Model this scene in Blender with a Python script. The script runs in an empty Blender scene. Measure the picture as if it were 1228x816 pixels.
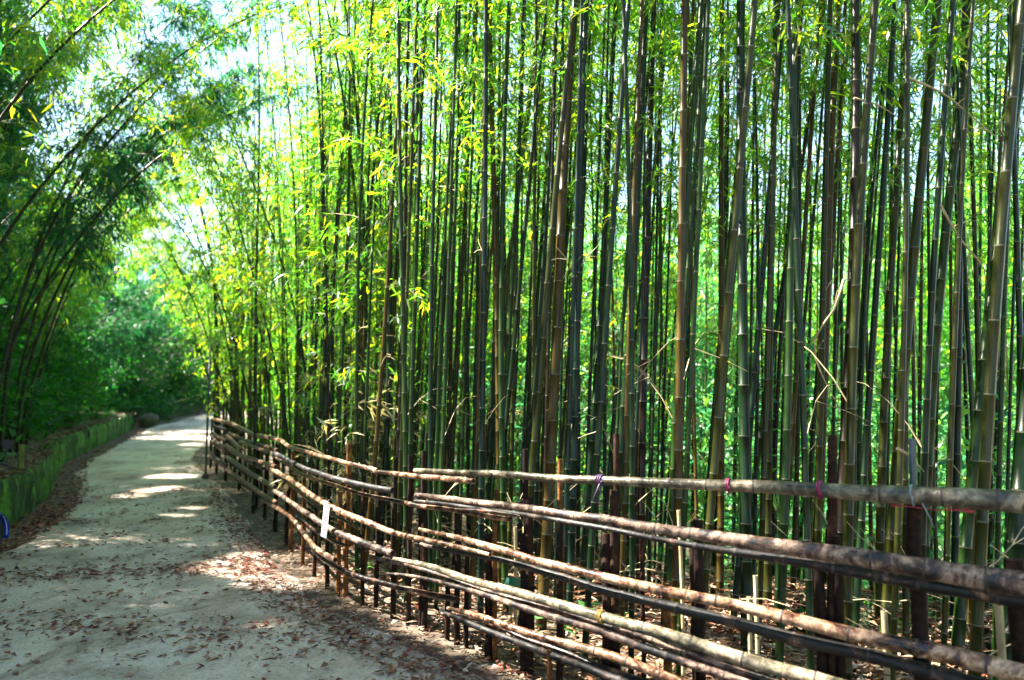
import bpy, math, random
import numpy as np
from mathutils import Vector, Quaternion

SC = bpy.context.scene
COL = SC.collection
rng = np.random.default_rng(11)
random.seed(11)
PI = math.pi

# ------------------------------------------------------------------ camera
EYE = np.array([0.0, 0.0, 1.6])
FPX, CX, CY = 900.0, 614.0, 408.0          # focal length and centre in photo pixels (1228 x 816)
PITCH = math.radians(5.52)
cd = bpy.data.cameras.new('camera')
cam = bpy.data.objects.new('camera', cd)
COL.objects.link(cam)
cam.location = EYE
cam.rotation_euler = (PI / 2 + PITCH, 0, 0)
cd.sensor_width = 36.0
cd.lens = 36.0 * FPX / 1228.0
cd.clip_start, cd.clip_end = 0.05, 3000
cd.dof.use_dof = True
cd.dof.focus_distance = 5.6
cd.dof.aperture_fstop = 1.25
SC.camera = cam

# ------------------------------------------------------------------ daylight
SUN_AZ, SUN_EL = math.radians(-79), math.radians(50)   # azimuth from +Y (forward), negative = to the left
w = bpy.data.worlds.new('World')
SC.world = w
w.use_nodes = True
nt = w.node_tree
sky = nt.nodes.new('ShaderNodeTexSky')
sky.sky_type = 'NISHITA'
sky.sun_disc = False
sky.sun_elevation = SUN_EL
sky.sun_rotation = SUN_AZ
sky.air_density = 1.2
sky.dust_density = 0.6
nt.links.new(sky.outputs[0], nt.nodes['Background'].inputs[0])
nt.nodes['Background'].inputs[1].default_value = 0.05
sd = bpy.data.lights.new('sun', 'SUN')
sd.energy = 5.0
sd.angle = math.radians(0.55)
sd.color = (1.0, 0.93, 0.80)
sun = bpy.data.objects.new('sun', sd)
COL.objects.link(sun)
sdir = Vector((math.sin(SUN_AZ) * math.cos(SUN_EL), math.cos(SUN_AZ) * math.cos(SUN_EL), math.sin(SUN_EL)))
sun.rotation_euler = sdir.to_track_quat('Z', 'Y').to_euler()
sun.location = (-20, 10, 40)
SC.view_settings.view_transform = 'Standard'
SC.view_settings.look = 'None'
SC.view_settings.exposure = 3.58
SC.view_settings.gamma = 1.0
SC.render.engine = 'CYCLES'
SC.cycles.max_bounces = 6
SC.cycles.diffuse_bounces = 3
SC.cycles.transmission_bounces = 5

# ------------------------------------------------------------------ plan curves and ground height
def smooth_curve(pts, step=0.12):
    p = np.asarray(pts, float)
    p = np.vstack([2 * p[0] - p[1], p, 2 * p[-1] - p[-2]])
    out = []
    for i in range(1, len(p) - 2):
        a, b, c, d = p[i - 1], p[i], p[i + 1], p[i + 2]
        n = max(2, int(np.linalg.norm(c - b) / step))
        for k in range(n):
            t = k / n
            out.append(0.5 * (2 * b + (c - a) * t + (2 * a - 5 * b + 4 * c - d) * t * t + (3 * b - a - 3 * c + d) * t ** 3))
    out.append(p[-2])
    return np.array(out)

EDGE_R = smooth_curve([(9, -3.5), (6, 0.2), (4.3, 1.7), (2.25, 3.3), (1.3, 3.93), (.38, 4.49), (-.74, 5.83), (-1.67, 7.0), (-3.07, 10.0), (-4.22, 12.5), (-5.2, 14.5),
                       (-6.95, 17.7), (-7.9, 19.6), (-9.3, 23), (-10.6, 28), (-10.9, 32), (-9.5, 36), (-6, 39), (0, 41), (9, 43), (30, 46)], 0.3)
WALL = smooth_curve([(-5.0, -4), (-5.2, 1), (-5.6, 5), (-6.2, 8), (-6.8, 10.2), (-8.4, 13.8), (-11, 18.5), (-12.8, 23), (-14.4, 27.5), (-15.8, 31.5)], 0.3)
BANK = np.vstack([WALL, smooth_curve([(-15.8, 31.8), (-15.6, 33.5), (-15.6, 36), (-14.5, 40), (-11, 43.5), (-5, 45.5), (5, 47), (30, 50)], 0.4)])

PY = np.array([-500, 8, 11, 15, 19.4, 25, 31.5, 36, 40, 50, 60, 90, 500.])
PZ = np.array([0, 0, .02, .12, .3, .55, .9, 1.45, 1.85, 2.6, 3.0, 3.2, 3.2])
def gy(y):
    y = np.asarray(y, float)
    return sum(np.interp(y + o, PY, PZ) for o in (-2, -1, 0, 1, 2)) / 5
def sstep(x, a, b):
    t = np.clip((np.asarray(x, float) - a) / (b - a), 0, 1)
    return t * t * (3 - 2 * t)
def side(poly, x, y):
    """signed distance to a plan curve, positive on its right-hand side as it runs away from the camera"""
    x = np.atleast_1d(np.asarray(x, float)); y = np.atleast_1d(np.asarray(y, float))
    best = np.full(x.shape, 1e9); sg = np.ones(x.shape)
    for a, b in zip(poly[:-1], poly[1:]):
        d = b - a; L2 = d @ d
        if L2 < 1e-9: continue
        t = np.clip(((x - a[0]) * d[0] + (y - a[1]) * d[1]) / L2, 0, 1)
        ex, ey = x - a[0] - t * d[0], y - a[1] - t * d[1]
        q = ex * ex + ey * ey
        s = np.sign(d[1] * (x - a[0]) - d[0] * (y - a[1]))
        m = q < best
        best = np.where(m, q, best); sg = np.where(m, s, sg)
    return np.sqrt(best) * sg
def ground(x, y):
    d = side(EDGE_R, x, y)
    z = gy(y) * (1 - 0.95 * sstep(d, 1.5, 12)) - 0.19 * np.clip(d - .7, 0, 6) - .06 * np.clip(d - 6.7, 0, 14)
    return z
def gz(x, y): return float(ground(x, y)[0])
def bank_z(x, y):
    d = -side(BANK, x, y)
    k = 1 - sstep(y, 31.0, 33.5)
    base = gy(y) + 0.62 * k + 0.02
    return base + 0.10 * np.clip(d, 0, 1.0) + (0.42 + 0.25 * (1 - k)) * np.clip(d - 1.0 * k - .2, 0, 6) + 0.02 * np.sin(3 * x + y)
def bz(x, y): return float(bank_z(x, y)[0])

# ------------------------------------------------------------------ photo pixel -> point in the place
SP, CP = math.sin(PITCH), math.cos(PITCH)
def ray(px, py):
    v = np.array([px - CX, FPX * CP - (CY - py) * SP, FPX * SP + (CY - py) * CP])
    return v / v[1]                                   # per metre of depth
def at(px, py, depth): return EYE + ray(px, py) * depth
def on_ground(px, py):
    r = ray(px, py); lo = 1.0
    for t in np.arange(2, 60, .1):
        p = EYE + r * t
        if p[2] < gy(p[1]): return p
    return EYE + r * 60
FENCE = EDGE_R + 0
def fence_at(px, py, off=0.0):
    """point of the fence's own upright surface (off metres towards the path) seen at this pixel"""
    r = ray(px, py); best = None
    nrm = np.gradient(FENCE, axis=0); nrm /= np.linalg.norm(nrm, axis=1)[:, None]
    P = FENCE + off * np.stack([-nrm[:, 1], nrm[:, 0]], 1)
    for a, b in zip(P[:-1], P[1:]):
        e = b - a
        den = r[0] * e[1] - r[1] * e[0]
        if abs(den) < 1e-9: continue
        t = (a[0] * e[1] - a[1] * e[0]) / den
        s = (a[0] * r[1] - a[1] * r[0]) / den
        if -1e-6 <= s <= 1.000001 and t > 0.5 and (best is None or t < best): best = t
    if best is None: best = 20.0
    return EYE + r * best

# ------------------------------------------------------------------ materials
def new_mat(name):
    m = bpy.data.materials.new(name); m.use_nodes = True
    n = m.node_tree.nodes; l = m.node_tree.links
    b = n.get('Principled BSDF'); out = n.get('Material Output')
    return m, n, l, b, out
def ramp(n, stops, interp='LINEAR'):
    r = n.new('ShaderNodeValToRGB'); e = r.color_ramp.elements; r.color_ramp.interpolation = interp
    while len(e) < len(stops): e.new(0.5)
    for k, (p, c) in enumerate(stops):
        e[k].position = p; e[k].color = (*c, 1)
    return r
def coords(n, l, scale=(1, 1, 1), kind='Object'):
    t = n.new('ShaderNodeTexCoord'); m = n.new('ShaderNodeMapping'); m.inputs['Scale'].default_value = scale
    l.new(t.outputs[kind], m.inputs['Vector']); return m.outputs[0]
def noise(n, l, vec, scale, detail=4, rough=.6, dist=0):
    t = n.new('ShaderNodeTexNoise'); t.inputs['Scale'].default_value = scale; t.inputs['Detail'].default_value = detail
    t.inputs['Roughness'].default_value = rough; t.inputs['Distortion'].default_value = dist
    if vec is not None: l.new(vec, t.inputs['Vector'])
    return t.outputs['Fac']
def bump(n, l, h, b, strength=.3, dist=.01):
    k = n.new('ShaderNodeBump'); k.inputs['Strength'].default_value = strength; k.inputs['Distance'].default_value = dist
    l.new(h, k.inputs['Height']); l.new(k.outputs[0], b.inputs['Normal'])
def mixc(n, l, f, a, b, mode='MIX'):
    m = n.new('ShaderNodeMix'); m.data_type = 'RGBA'; m.blend_type = mode
    for s, v in ((0, f), (6, a), (7, b)):
        if hasattr(v, 'links') or hasattr(v, 'is_linked'): l.new(v, m.inputs[s])
        elif s == 0: m.inputs[0].default_value = v
        else: m.inputs[s].default_value = (*v, 1)
    return m.outputs[2]
def math_(n, l, op, a, b=0.0):
    m = n.new('ShaderNodeMath'); m.operation = op
    for s, v in ((0, a), (1, b)):
        if hasattr(v, 'is_linked'): l.new(v, m.inputs[s])
        else: m.inputs[s].default_value = v
    return m.outputs[0]

def leaf_mat(name, stops, trans=0.5, tint=(1.0, 1.0, 1.0), gloss=.08, tgain=2.2):
    m, n, l, b, out = new_mat(name)
    n.remove(b)
    g = n.new('ShaderNodeNewGeometry'); oi = n.new('ShaderNodeObjectInfo')
    f = math_(n, l, 'MULTIPLY_ADD', g.outputs['Random Per Island'], 0.75)
    f.node.inputs[2].default_value = 0
    o = math_(n, l, 'MULTIPLY', oi.outputs['Random'], .25)
    f = math_(n, l, 'ADD', f, o)
    r = ramp(n, stops); l.new(f, r.inputs[0])
    d = n.new('ShaderNodeBsdfDiffuse'); l.new(r.outputs[0], d.inputs[0])
    t = n.new('ShaderNodeBsdfTranslucent')
    l.new(mixc(n, l, 1.0, r.outputs[0], tuple(tgain * c for c in tint), 'MULTIPLY'), t.inputs[0])
    mx = n.new('ShaderNodeMixShader'); mx.inputs[0].default_value = trans
    l.new(d.outputs[0], mx.inputs[1]); l.new(t.outputs[0], mx.inputs[2])
    gl = n.new('ShaderNodeBsdfGlossy'); gl.inputs['Roughness'].default_value = .45
    gl.inputs[0].default_value = (.9, .95, 1, 1)
    mg = n.new('ShaderNodeMixShader'); mg.inputs[0].default_value = gloss
    l.new(mx.outputs[0], mg.inputs[1]); l.new(gl.outputs[0], mg.inputs[2])
    l.new(mg.outputs[0], out.inputs[0])
    return m

def culm_mat(name, stops, rough=.32, own=False):
    m, n, l, b, out = new_mat(name)
    oi = n.new('ShaderNodeObjectInfo')
    if own:
        base = oi.outputs['Color']
    else:
        r = ramp(n, stops); l.new(n.new('ShaderNodeNewGeometry').outputs['Random Per Island'], r.inputs[0]); base = r.outputs[0]
    v = coords(n, l, (9, 9, 1.2))
    nz = noise(n, l, v, 2.2, 5, .65)
    rr = ramp(n, [(.35, (.55, .55, .55)), (.7, (1.25, 1.2, 1.1))]); l.new(nz, rr.inputs[0])
    c = mixc(n, l, 1.0, base, rr.outputs[0], 'MULTIPLY')
    # older culms go dull straw and grey in patches
    v2 = coords(n, l, (2, 2, .35)); n2 = noise(n, l, v2, 1.7, 3, .6)
    r2 = ramp(n, [(.56, (0, 0, 0)), (.72, (1, 1, 1))]); l.new(n2, r2.inputs[0])
    c = mixc(n, l, math_(n, l, 'MULTIPLY', r2.outputs[0], .45), c, (.035, .036, .012))
    l.new(c, b.inputs['Base Color'])
    b.inputs['Roughness'].default_value = rough
    b.inputs['Specular IOR Level'].default_value = .22
    bump(n, l, noise(n, l, coords(n, l, (60, 60, 2)), 2, 2), b, .12, .004)
    return m

def pole_mat(name, stops, rough=.38, scale=1.0, spec=.4):
    """weathered bamboo rail: long blotches, dark mottling, pale skin"""
    m, n, l, b, out = new_mat(name)
    v = coords(n, l, (1, 1, 1))
    oi = n.new('ShaderNodeObjectInfo')
    n1 = noise(n, l, v, 7.5 * scale, 6, .72, .6)
    f = math_(n, l, 'ADD', n1, math_(n, l, 'MULTIPLY', math_(n, l, 'SUBTRACT', oi.outputs['Random'], .5), .16))
    r = ramp(n, stops); l.new(f, r.inputs[0])
    n2 = noise(n, l, v, 28, 4, .7)
    r2 = ramp(n, [(.4, (.45, .42, .42)), (.62, (1.1, 1.1, 1.1))]); l.new(n2, r2.inputs[0])
    c = mixc(n, l, 1.0, r.outputs[0], r2.outputs[0], 'MULTIPLY')
    l.new(c, b.inputs['Base Color'])
    rr = ramp(n, [(.3, (rough * .62,) * 3), (.7, (min(1, rough * 1.3),) * 3)]); l.new(n1, rr.inputs[0]); l.new(rr.outputs[0], b.inputs['Roughness'])
    b.inputs['Specular IOR Level'].default_value = spec
    bump(n, l, n2, b, .6, .008)
    return m

def plain_mat(name, c, rough=.6, var=.25, scale=8, metal=0.0, bmp=.2):
    m, n, l, b, out = new_mat(name)
    v = coords(n, l)
    f = noise(n, l, v, scale, 5, .65)
    r = ramp(n, [(.3, tuple(x * (1 - var) for x in c)), (.7, tuple(min(1, x * (1 + var)) for x in c))]); l.new(f, r.inputs[0])
    l.new(r.outputs[0], b.inputs['Base Color'])
    b.inputs['Roughness'].default_value = rough; b.inputs['Metallic'].default_value = metal
    if bmp: bump(n, l, f, b, bmp, .01)
    return m

M = {}
GREENS = [(0, (.010, .065, .008)), (.35, (.024, .115, .010)), (.65, (.065, .165, .008)), (.9, (.15, .20, .01)), (1, (.26, .22, .05))]
M['leaf'] = leaf_mat('bamboo_leaf', GREENS, .62, (1.45, 1.12, .35), .05, 3.4)
M['leaf_teal'] = leaf_mat('shade_toned_leaf', [(0, (.004, .045, .018)), (.5, (.008, .075, .030)), (1, (.030, .11, .022))], .45, (.9, 1.1, .7), .03)  # bamboo leaf darkened towards teal, so the colour carries the bank's shade
M['leaf_far'] = leaf_mat('far_leaf', [(0, (.012, .075, .012)), (.45, (.03, .13, .018)), (1, (.11, .20, .012))], .65, (1.25, 1.1, .45), .04, 4.0)  # transmission raised above real leaves so the distance looks sunlit
M['leaf_cool'] = leaf_mat('cool_far_leaf', [(0, (.008, .055, .026)), (.4, (.018, .10, .040)), (.7, (.045, .14, .022)), (1, (.12, .19, .012))], .62, (1.0, 1.06, .85), .06, 4.3)
M['leaf_broad'] = leaf_mat('broad_leaf', [(0, (.005, .05, .010)), (.5, (.012, .085, .014)), (1, (.04, .14, .014))], .45, (1.0, 1.15, .45), .03, 2.6)
M['fern'] = leaf_mat('fern_leaf', [(0, (.02, .08, .02)), (.5, (.04, .14, .025)), (1, (.08, .2, .03))], .45, (.9, 1.1, .5))
M['dry_leaf'] = leaf_mat('dry_leaf', [(0, (.22, .20, .08)), (.6, (.32, .30, .14)), (1, (.14, .20, .04))], .35, (1, .95, .7), .06, 1.2)
M['litter'] = leaf_mat('fallen_leaf', [(0, (.05, .02, .015)), (.25, (.13, .035, .02)), (.45, (.16, .09, .05)), (.62, (.30, .20, .12)), (.8, (.40, .33, .25)), (.93, (.25, .10, .05)), (1, (.28, .17, .03))], .15, (1, .8, .6), .05, 1.2)
M['litter_path'] = leaf_mat('path_leaf', [(0, (.04, .014, .012)), (.3, (.14, .020, .014)), (.55, (.20, .050, .022)), (.72, (.28, .17, .12)), (.84, (.32, .10, .02)), (.93, (.36, .2, .03)), (1, (.06, .16, .04))], .12, (1, .8, .6), .06, 1.2)
M['culm'] = culm_mat('bamboo_culm', [(0, (.016, .040, .014)), (1, (.016, .04, .014))], .32, True)
M['culm_dark'] = culm_mat('dark_culm', [(0, (.008, .018, .007)), (.5, (.014, .024, .008)), (1, (.026, .02, .008))], .42)
M['node_ring'] = plain_mat('node_ring', (.085, .085, .05), .6, .3, 20)
M['dry_twig'] = plain_mat('dry_twig', (.36, .28, .15), .6, .3, 12)
M['twig'] = plain_mat('green_twig', (.10, .13, .03), .55, .3, 12)
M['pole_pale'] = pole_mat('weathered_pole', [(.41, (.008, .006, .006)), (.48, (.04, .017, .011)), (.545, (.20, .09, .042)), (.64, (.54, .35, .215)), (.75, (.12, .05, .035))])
M['pole_dark'] = pole_mat('shade_dark_pole', [(.44, (.004, .0035, .005)), (.50, (.014, .009, .008)), (.56, (.085, .042, .028)), (.65, (.33, .22, .15)), (.73, (.07, .035, .025))], .62)  # weathered mottling, with the rails' shade painted into the near-black stops
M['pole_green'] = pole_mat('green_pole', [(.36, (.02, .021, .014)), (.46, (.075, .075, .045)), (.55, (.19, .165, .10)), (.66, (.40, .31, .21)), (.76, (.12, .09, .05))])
M['node_dark'] = plain_mat('node_scar', (.035, .025, .02), .7, .4, 20)
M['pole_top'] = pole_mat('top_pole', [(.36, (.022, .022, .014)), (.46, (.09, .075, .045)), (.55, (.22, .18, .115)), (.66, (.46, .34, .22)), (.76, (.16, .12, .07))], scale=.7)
M['pole_inside'] = plain_mat('pole_inside', (.06, .035, .02), .8, .3)
M['stake'] = pole_mat('stake_bark', [(.3, (.008, .005, .004)), (.55, (.024, .011, .007)), (.75, (.07, .03, .014))], .8, 1.0, .12)
M['stake_tan'] = pole_mat('tan_stake', [(.3, (.06, .022, .007)), (.55, (.16, .065, .018)), (.75, (.26, .13, .045))], .8, 1.0, .12)
M['moss_post'] = plain_mat('mossy_post', (.09, .11, .02), .85, .5)

# ------------------------------------------------------------------ mesh helpers
def mesh_obj(name, V, F, mats, parent=None, fmat=None, smooth=False, link=True):
    me = bpy.data.meshes.new(name)
    V = np.asarray(V, np.float32).reshape(-1, 3)
    if isinstance(F, np.ndarray):
        nf, k = F.shape
        me.vertices.add(len(V)); me.vertices.foreach_set('co', V.ravel())
        me.loops.add(nf * k); me.loops.foreach_set('vertex_index', F.astype(np.int32).ravel())
        me.polygons.add(nf); me.polygons.foreach_set('loop_start', np.arange(0, nf * k, k, dtype=np.int32))
        me.update(calc_edges=True)
    else:
        me.from_pydata(V.tolist(), [], [tuple(int(i) for i in f) for f in F])
    for m in (mats if isinstance(mats, (list, tuple)) else [mats]): me.materials.append(m)
    n = len(me.polygons)
    if fmat is not None: me.polygons.foreach_set('material_index', np.asarray(fmat, np.int32))
    if smooth is not False:
        me.polygons.foreach_set('use_smooth', np.ones(n, bool) if smooth is True else np.asarray(smooth, bool))
    me.update()
    o = bpy.data.objects.new(name, me)
    if link: COL.objects.link(o)
    if parent is not None: o.parent = parent
    return o
def empty(name, loc, label, cat, group=None):
    o = bpy.data.objects.new(name, None); COL.objects.link(o); o.location = loc
    o.empty_display_size = .1
    tag(o, label, cat, group); return o
def tag(o, label=None, cat=None, group=None, kind=None):
    if label: o['label'] = label
    if cat: o['category'] = cat
    if group: o['group'] = group
    if kind: o['kind'] = kind
    return o
def struct(o): o['kind'] = 'structure'; return o

class MB:
    def __init__(s): s.v = []; s.f = []; s.m = []; s.n = 0; s.sm = []
    def add(s, V, F, mi=0, smooth=True):
        V = np.asarray(V, float).reshape(-1, 3)
        s.v.append(V); s.f += [tuple(i + s.n for i in f) for f in F]; s.m += [mi] * len(F); s.sm += [smooth] * len(F); s.n += len(V)
    def box(s, c, size, mi=0, rz=0):
        x, y, z = (k / 2 for k in size); cc, ss = math.cos(rz), math.sin(rz)
        V = [(c[0] + cc * a * x - ss * b * y, c[1] + ss * a * x + cc * b * y, c[2] + d * z) for d in (-1, 1) for a, b in ((-1, -1), (1, -1), (1, 1), (-1, 1))]
        s.add(V, [(3, 2, 1, 0), (4, 5, 6, 7), (0, 1, 5, 4), (1, 2, 6, 5), (2, 3, 7, 6), (3, 0, 4, 7)], mi, False)
    def tube(s, P, R, sides=8, mi=0, cap=True, hollow=None):
        P = np.asarray(P, float); n = len(P); R = np.broadcast_to(np.asarray(R, float), (n,))
        T = np.gradient(P, axis=0); T /= np.linalg.norm(T, axis=1)[:, None] + 1e-12
        ref = np.array([0, 0, 1.0]) if abs(T[0][2]) < .9 else np.array([1.0, 0, 0])
        u = np.cross(T[0], ref); u /= np.linalg.norm(u)
        V = []; a = np.arange(sides) * 2 * PI / sides
        for i in range(n):
            u = u - T[i] * (u @ T[i]); u /= np.linalg.norm(u) + 1e-12; v = np.cross(T[i], u)
            V.append(P[i] + R[i] * (np.cos(a)[:, None] * u + np.sin(a)[:, None] * v))
        F = [(i * sides + j, i * sides + (j + 1) % sides, (i + 1) * sides + (j + 1) % sides, (i + 1) * sides + j) for i in range(n - 1) for j in range(sides)]
        V = np.concatenate(V)
        s.add(V, F, mi, True)
        base = s.n - len(V)
        for end in (0, n - 1) if cap else ():
            ring = V[end * sides:(end + 1) * sides]; c = P[end]; d = T[end] * (1 if end == 0 else -1)
            if hollow is None:
                idx = list(range(base + end * sides, base + (end + 1) * sides))
                s.f.append(tuple(idx[::-1] if end == 0 else idx)); s.m.append(mi); s.sm.append(False)
            else:
                r1 = c + (ring - c) * .68; r2 = r1 + d * R[end] * 1.2
                VV = np.concatenate([ring, r1, r2]); FF = []
                for j in range(sides):
                    k = (j + 1) % sides
                    FF += [(j, k, sides + k, sides + j)]
                s.add(VV, FF, mi, False)
                b2 = s.n - len(VV)
                F3 = [(sides + j, sides + (j + 1) % sides, 2 * sides + (j + 1) % sides, 2 * sides + j) for j in range(sides)] + [tuple(range(2 * sides, 3 * sides))]
                s.f += [tuple(i + b2 for i in f) for f in F3]; s.m += [hollow] * len(F3); s.sm += [False] * len(F3)
    def lathe(s, prof, c=(0, 0, 0), sides=16, mi=0, axis='z'):
        V = []
        for r, h in prof:
            for j in range(sides):
                t = j * 2 * PI / sides; p = (r * math.cos(t), r * math.sin(t), h)
                if axis == 'x': p = (p[2], p[0], p[1])
                V.append((c[0] + p[0], c[1] + p[1], c[2] + p[2]))
        F = [(i * sides + j, i * sides + (j + 1) % sides, (i + 1) * sides + (j + 1) % sides, (i + 1) * sides + j) for i in range(len(prof) - 1) for j in range(sides)]
        s.add(V, F, mi, True)
    def build(s, name, mats, parent=None, link=True):
        return mesh_obj(name, np.concatenate(s.v), s.f, mats, parent, s.m, s.sm, link)

def unit(v): return v / (np.linalg.norm(v, axis=-1, keepdims=True) + 1e-12)
def leaves(base, direc, length, width, fold=.25, up=None):
    """(n) pointed folded leaves: arrays of base points, directions, lengths, widths -> verts, quads"""
    base = np.asarray(base, float); d = unit(np.asarray(direc, float)); n = len(base)
    if up is None:
        up = rng.normal(size=(n, 3)) * .8 + np.array([0, 0, 1.0])
    sd_ = unit(np.cross(d, up)); nn = np.cross(sd_, d)
    L = np.asarray(length, float).reshape(-1, 1) * np.ones((n, 1)); W = np.asarray(width, float).reshape(-1, 1) * np.ones((n, 1))
    mid = base + d * L * .38
    tip = base + d * L - nn * L * .12
    a = mid + sd_ * W * .5 + nn * W * fold; b = mid - sd_ * W * .5 + nn * W * fold
    V = np.stack([base, a, tip, b], 1).reshape(-1, 3)
    F = np.arange(4 * n).reshape(-1, 4)
    return V, F
def leaf_join(parts):
    V = np.concatenate([p[0] for p in parts]); F = []; k = 0
    for v, f in parts: F.append(f + k); k += len(v)
    return V, np.concatenate(F)

# ------------------------------------------------------------------ bamboo stalks
def culm_path(H, bend, n=None, bdir=0.0, wob=.03, seed=0):
    r = np.random.default_rng(seed)
    z = [0.0]; step = .16
    while z[-1] < H:
        z.append(z[-1] + step); step = min(.36, step * 1.12)
        if z[-1] > H * .7: step = max(.2, step * .97)
    z = np.array(z); t = z / z[-1]
    off = bend * t ** 2.2 + wob * np.sin(t * 7 + r.uniform(0, 6))
    P = np.stack([off * math.cos(bdir) + .5 * wob * np.sin(t * 11 + r.uniform(0, 6)), off * math.sin(bdir), z - .35 * abs(bend) * t ** 3.5], 1)
    P -= P[0]
    return P
def culm_mesh(name, P, r0, r1, sides=8, mats=None, link=False, ring=True):
    mb = MB(); n = len(P); t = np.linspace(0, 1, n); R = r0 + (r1 - r0) * t ** 1.15
    pts, rad = [], []
    for i in range(n):
        T = P[min(i + 1, n - 1)] - P[max(i - 1, 0)]; T = T / np.linalg.norm(T)
        if i in (0, n - 1): pts.append(P[i]); rad.append(R[i]); continue
        g = max(.003, R[i] * .17)
        pts += [P[i] - T * g * 1.6, P[i], P[i] + T * g]; rad += [R[i] * .99, R[i] * 1.06, R[i] * .98]
    mb.tube(pts, rad, sides, 0, True)
    k = 0
    if ring:                       # the two narrow bands at a node are the pale ring
        for i in range(1, n - 1):
            seg = 3 * (i - 1) + 1
            for j in range(sides): mb.m[seg * sides + j] = 1
    return mb.build(name, mats or [M['culm'], M['node_ring']], None, link)
def foliage(P, z0, dens, seed, leaf_len=(.11, .19), droop=.5, spread=.9, R0=0.03, dead=0):
    """sprays of leaves on twigs along a culm path above height fraction z0. returns leaf arrays and twig MB"""
    r = np.random.default_rng(seed); parts_b, parts_d, L, W = [], [], [], []
    tw = MB(); n = len(P); H = n - 1
    for i in range(1, n):
        t = i / H
        if t < z0: continue
        for _ in range(r.poisson(dens * (1.0 + .5 * (t > z0 + .15)))):
            az = r.uniform(0, 2 * PI); ln = spread * r.uniform(.45, 1.1) * (1.05 - .55 * t)
            el = r.uniform(.2, .9)
            k = 6; pts = [P[i]]; d = np.array([math.cos(az) * math.cos(el), math.sin(az) * math.cos(el), math.sin(el)])
            for q in range(k):
                d = d + np.array([0, 0, -droop * .28]) + r.normal(size=3) * .08; d /= np.linalg.norm(d)
                pts.append(pts[-1] + d * ln / k)
            pts = np.array(pts)
            tw.tube(pts[::2], np.linspace(.004, .0012, len(pts[::2])), 3, 0, False)
            for q in range(2, k + 1):
                m = r.integers(3, 7)
                dd = unit(pts[q] - pts[q - 1])
                D = dd[None] * .5 + r.normal(size=(m, 3)) * .55 + np.array([0, 0, -.25 - .4 * droop])
                B = pts[q][None] + unit(r.normal(size=(m, 3))) * r.uniform(.01, .12, (m, 1))
                parts_b.append(B); parts_d.append(D); ll = r.uniform(*leaf_len, m); L.append(ll); W.append(ll * r.uniform(.11, .17, m))
    if not parts_b: return None, tw
    return (np.concatenate(parts_b), np.concatenate(parts_d), np.concatenate(L), np.concatenate(W)), tw
def bare_twigs(P, z0, z1, dens, seed):
    r = np.random.default_rng(seed); tw = MB(); n = len(P); cnt = 0
    for i in range(1, n):
        t = i / (n - 1)
        if not z0 < t < z1: continue
        for _ in range(r.poisson(dens)):
            az = r.uniform(0, 2 * PI); ln = r.uniform(.25, .8); el = r.uniform(.2, 1.1)
            d = np.array([math.cos(az) * math.cos(el), math.sin(az) * math.cos(el), math.sin(el)]); pts = [P[i]]
            for q in range(4):
                d = unit(d + r.normal(size=3) * .16 - np.array([0, 0, .08])); pts.append(pts[-1] + d * ln / 4)
            tw.tube(pts, np.linspace(.0045, .0015, 5), 4, 0, False); cnt += 1
            if r.random() < .6:
                d2 = unit(d + r.normal(size=3) * .6); p = pts[2]
                tw.tube([p, p + d2 * ln * .25, p + d2 * ln * .45 - np.array([0, 0, .02])], [.003, .002, .001], 3, 0, False)
    return tw if cnt else None

PROTO = {}
def stalk_proto(kind, k):
    key = (kind, k)
    if key in PROTO: return PROTO[key]
    seed = 100 * k + {'tall': 1, 'leafy': 2, 'side': 3}[kind]
    r = np.random.default_rng(seed)
    H = {'tall': r.uniform(9.5, 12), 'leafy': r.uniform(8, 10.5), 'side': r.uniform(6.5, 9)}[kind]
    bend = {'tall': r.uniform(.05, .55), 'leafy': r.uniform(.4, 1.6), 'side': r.uniform(.8, 2.0)}[kind]
    P = culm_path(H, bend, bdir=r.uniform(0, 6.28), seed=seed)
    out = [('culm', culm_mesh('culm', P, r.uniform(.027, .033), .006).data, None)]
    z0 = {'tall': .42, 'leafy': r.uniform(.22, .32), 'side': r.uniform(.26, .36)}[kind]
    dens = {'tall': .85, 'leafy': .9, 'side': 1.25}[kind]
    f, tw = foliage(P, z0, dens, seed + 7, spread=1.0 if kind == 'tall' else .9)
    V, F = leaves(*f)
    out.append(('foliage', mesh_obj('foliage', V, F, M['leaf'], link=False).data, 'stuff'))
    out.append(('twig', tw.build('twig', M['twig'], None, False).data, 'stuff'))
    b = bare_twigs(P, .06, .42, {'tall': .17, 'leafy': .25, 'side': .4}[kind], seed + 9)
    if b: out.append(('dead_twig', b.build('dead_twig', M['dry_twig'], None, False).data, 'stuff'))
    if kind == 'leafy':
        fd, td = foliage(P[:max(4, int(len(P) * .34))], .35, .12, seed + 13, (.12, .2), .45, .7)
        if fd:
            V, F = leaves(*fd); out.append(('dry_spray', mesh_obj('dry_spray', V, F, M['dry_leaf'], link=False).data, 'stuff'))
    PROTO[key] = out
    return out
UP = Vector((0, 0, 1))
TONES = {'dark green': (.005, .017, .005), 'deep blue-green': (.004, .016, .011), 'mid green': (.011, .031, .005), 'olive': (.024, .028, .004), 'yellow-brown': (.048, .032, .006), 'blackish brown': (.011, .007, .004)}
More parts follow.
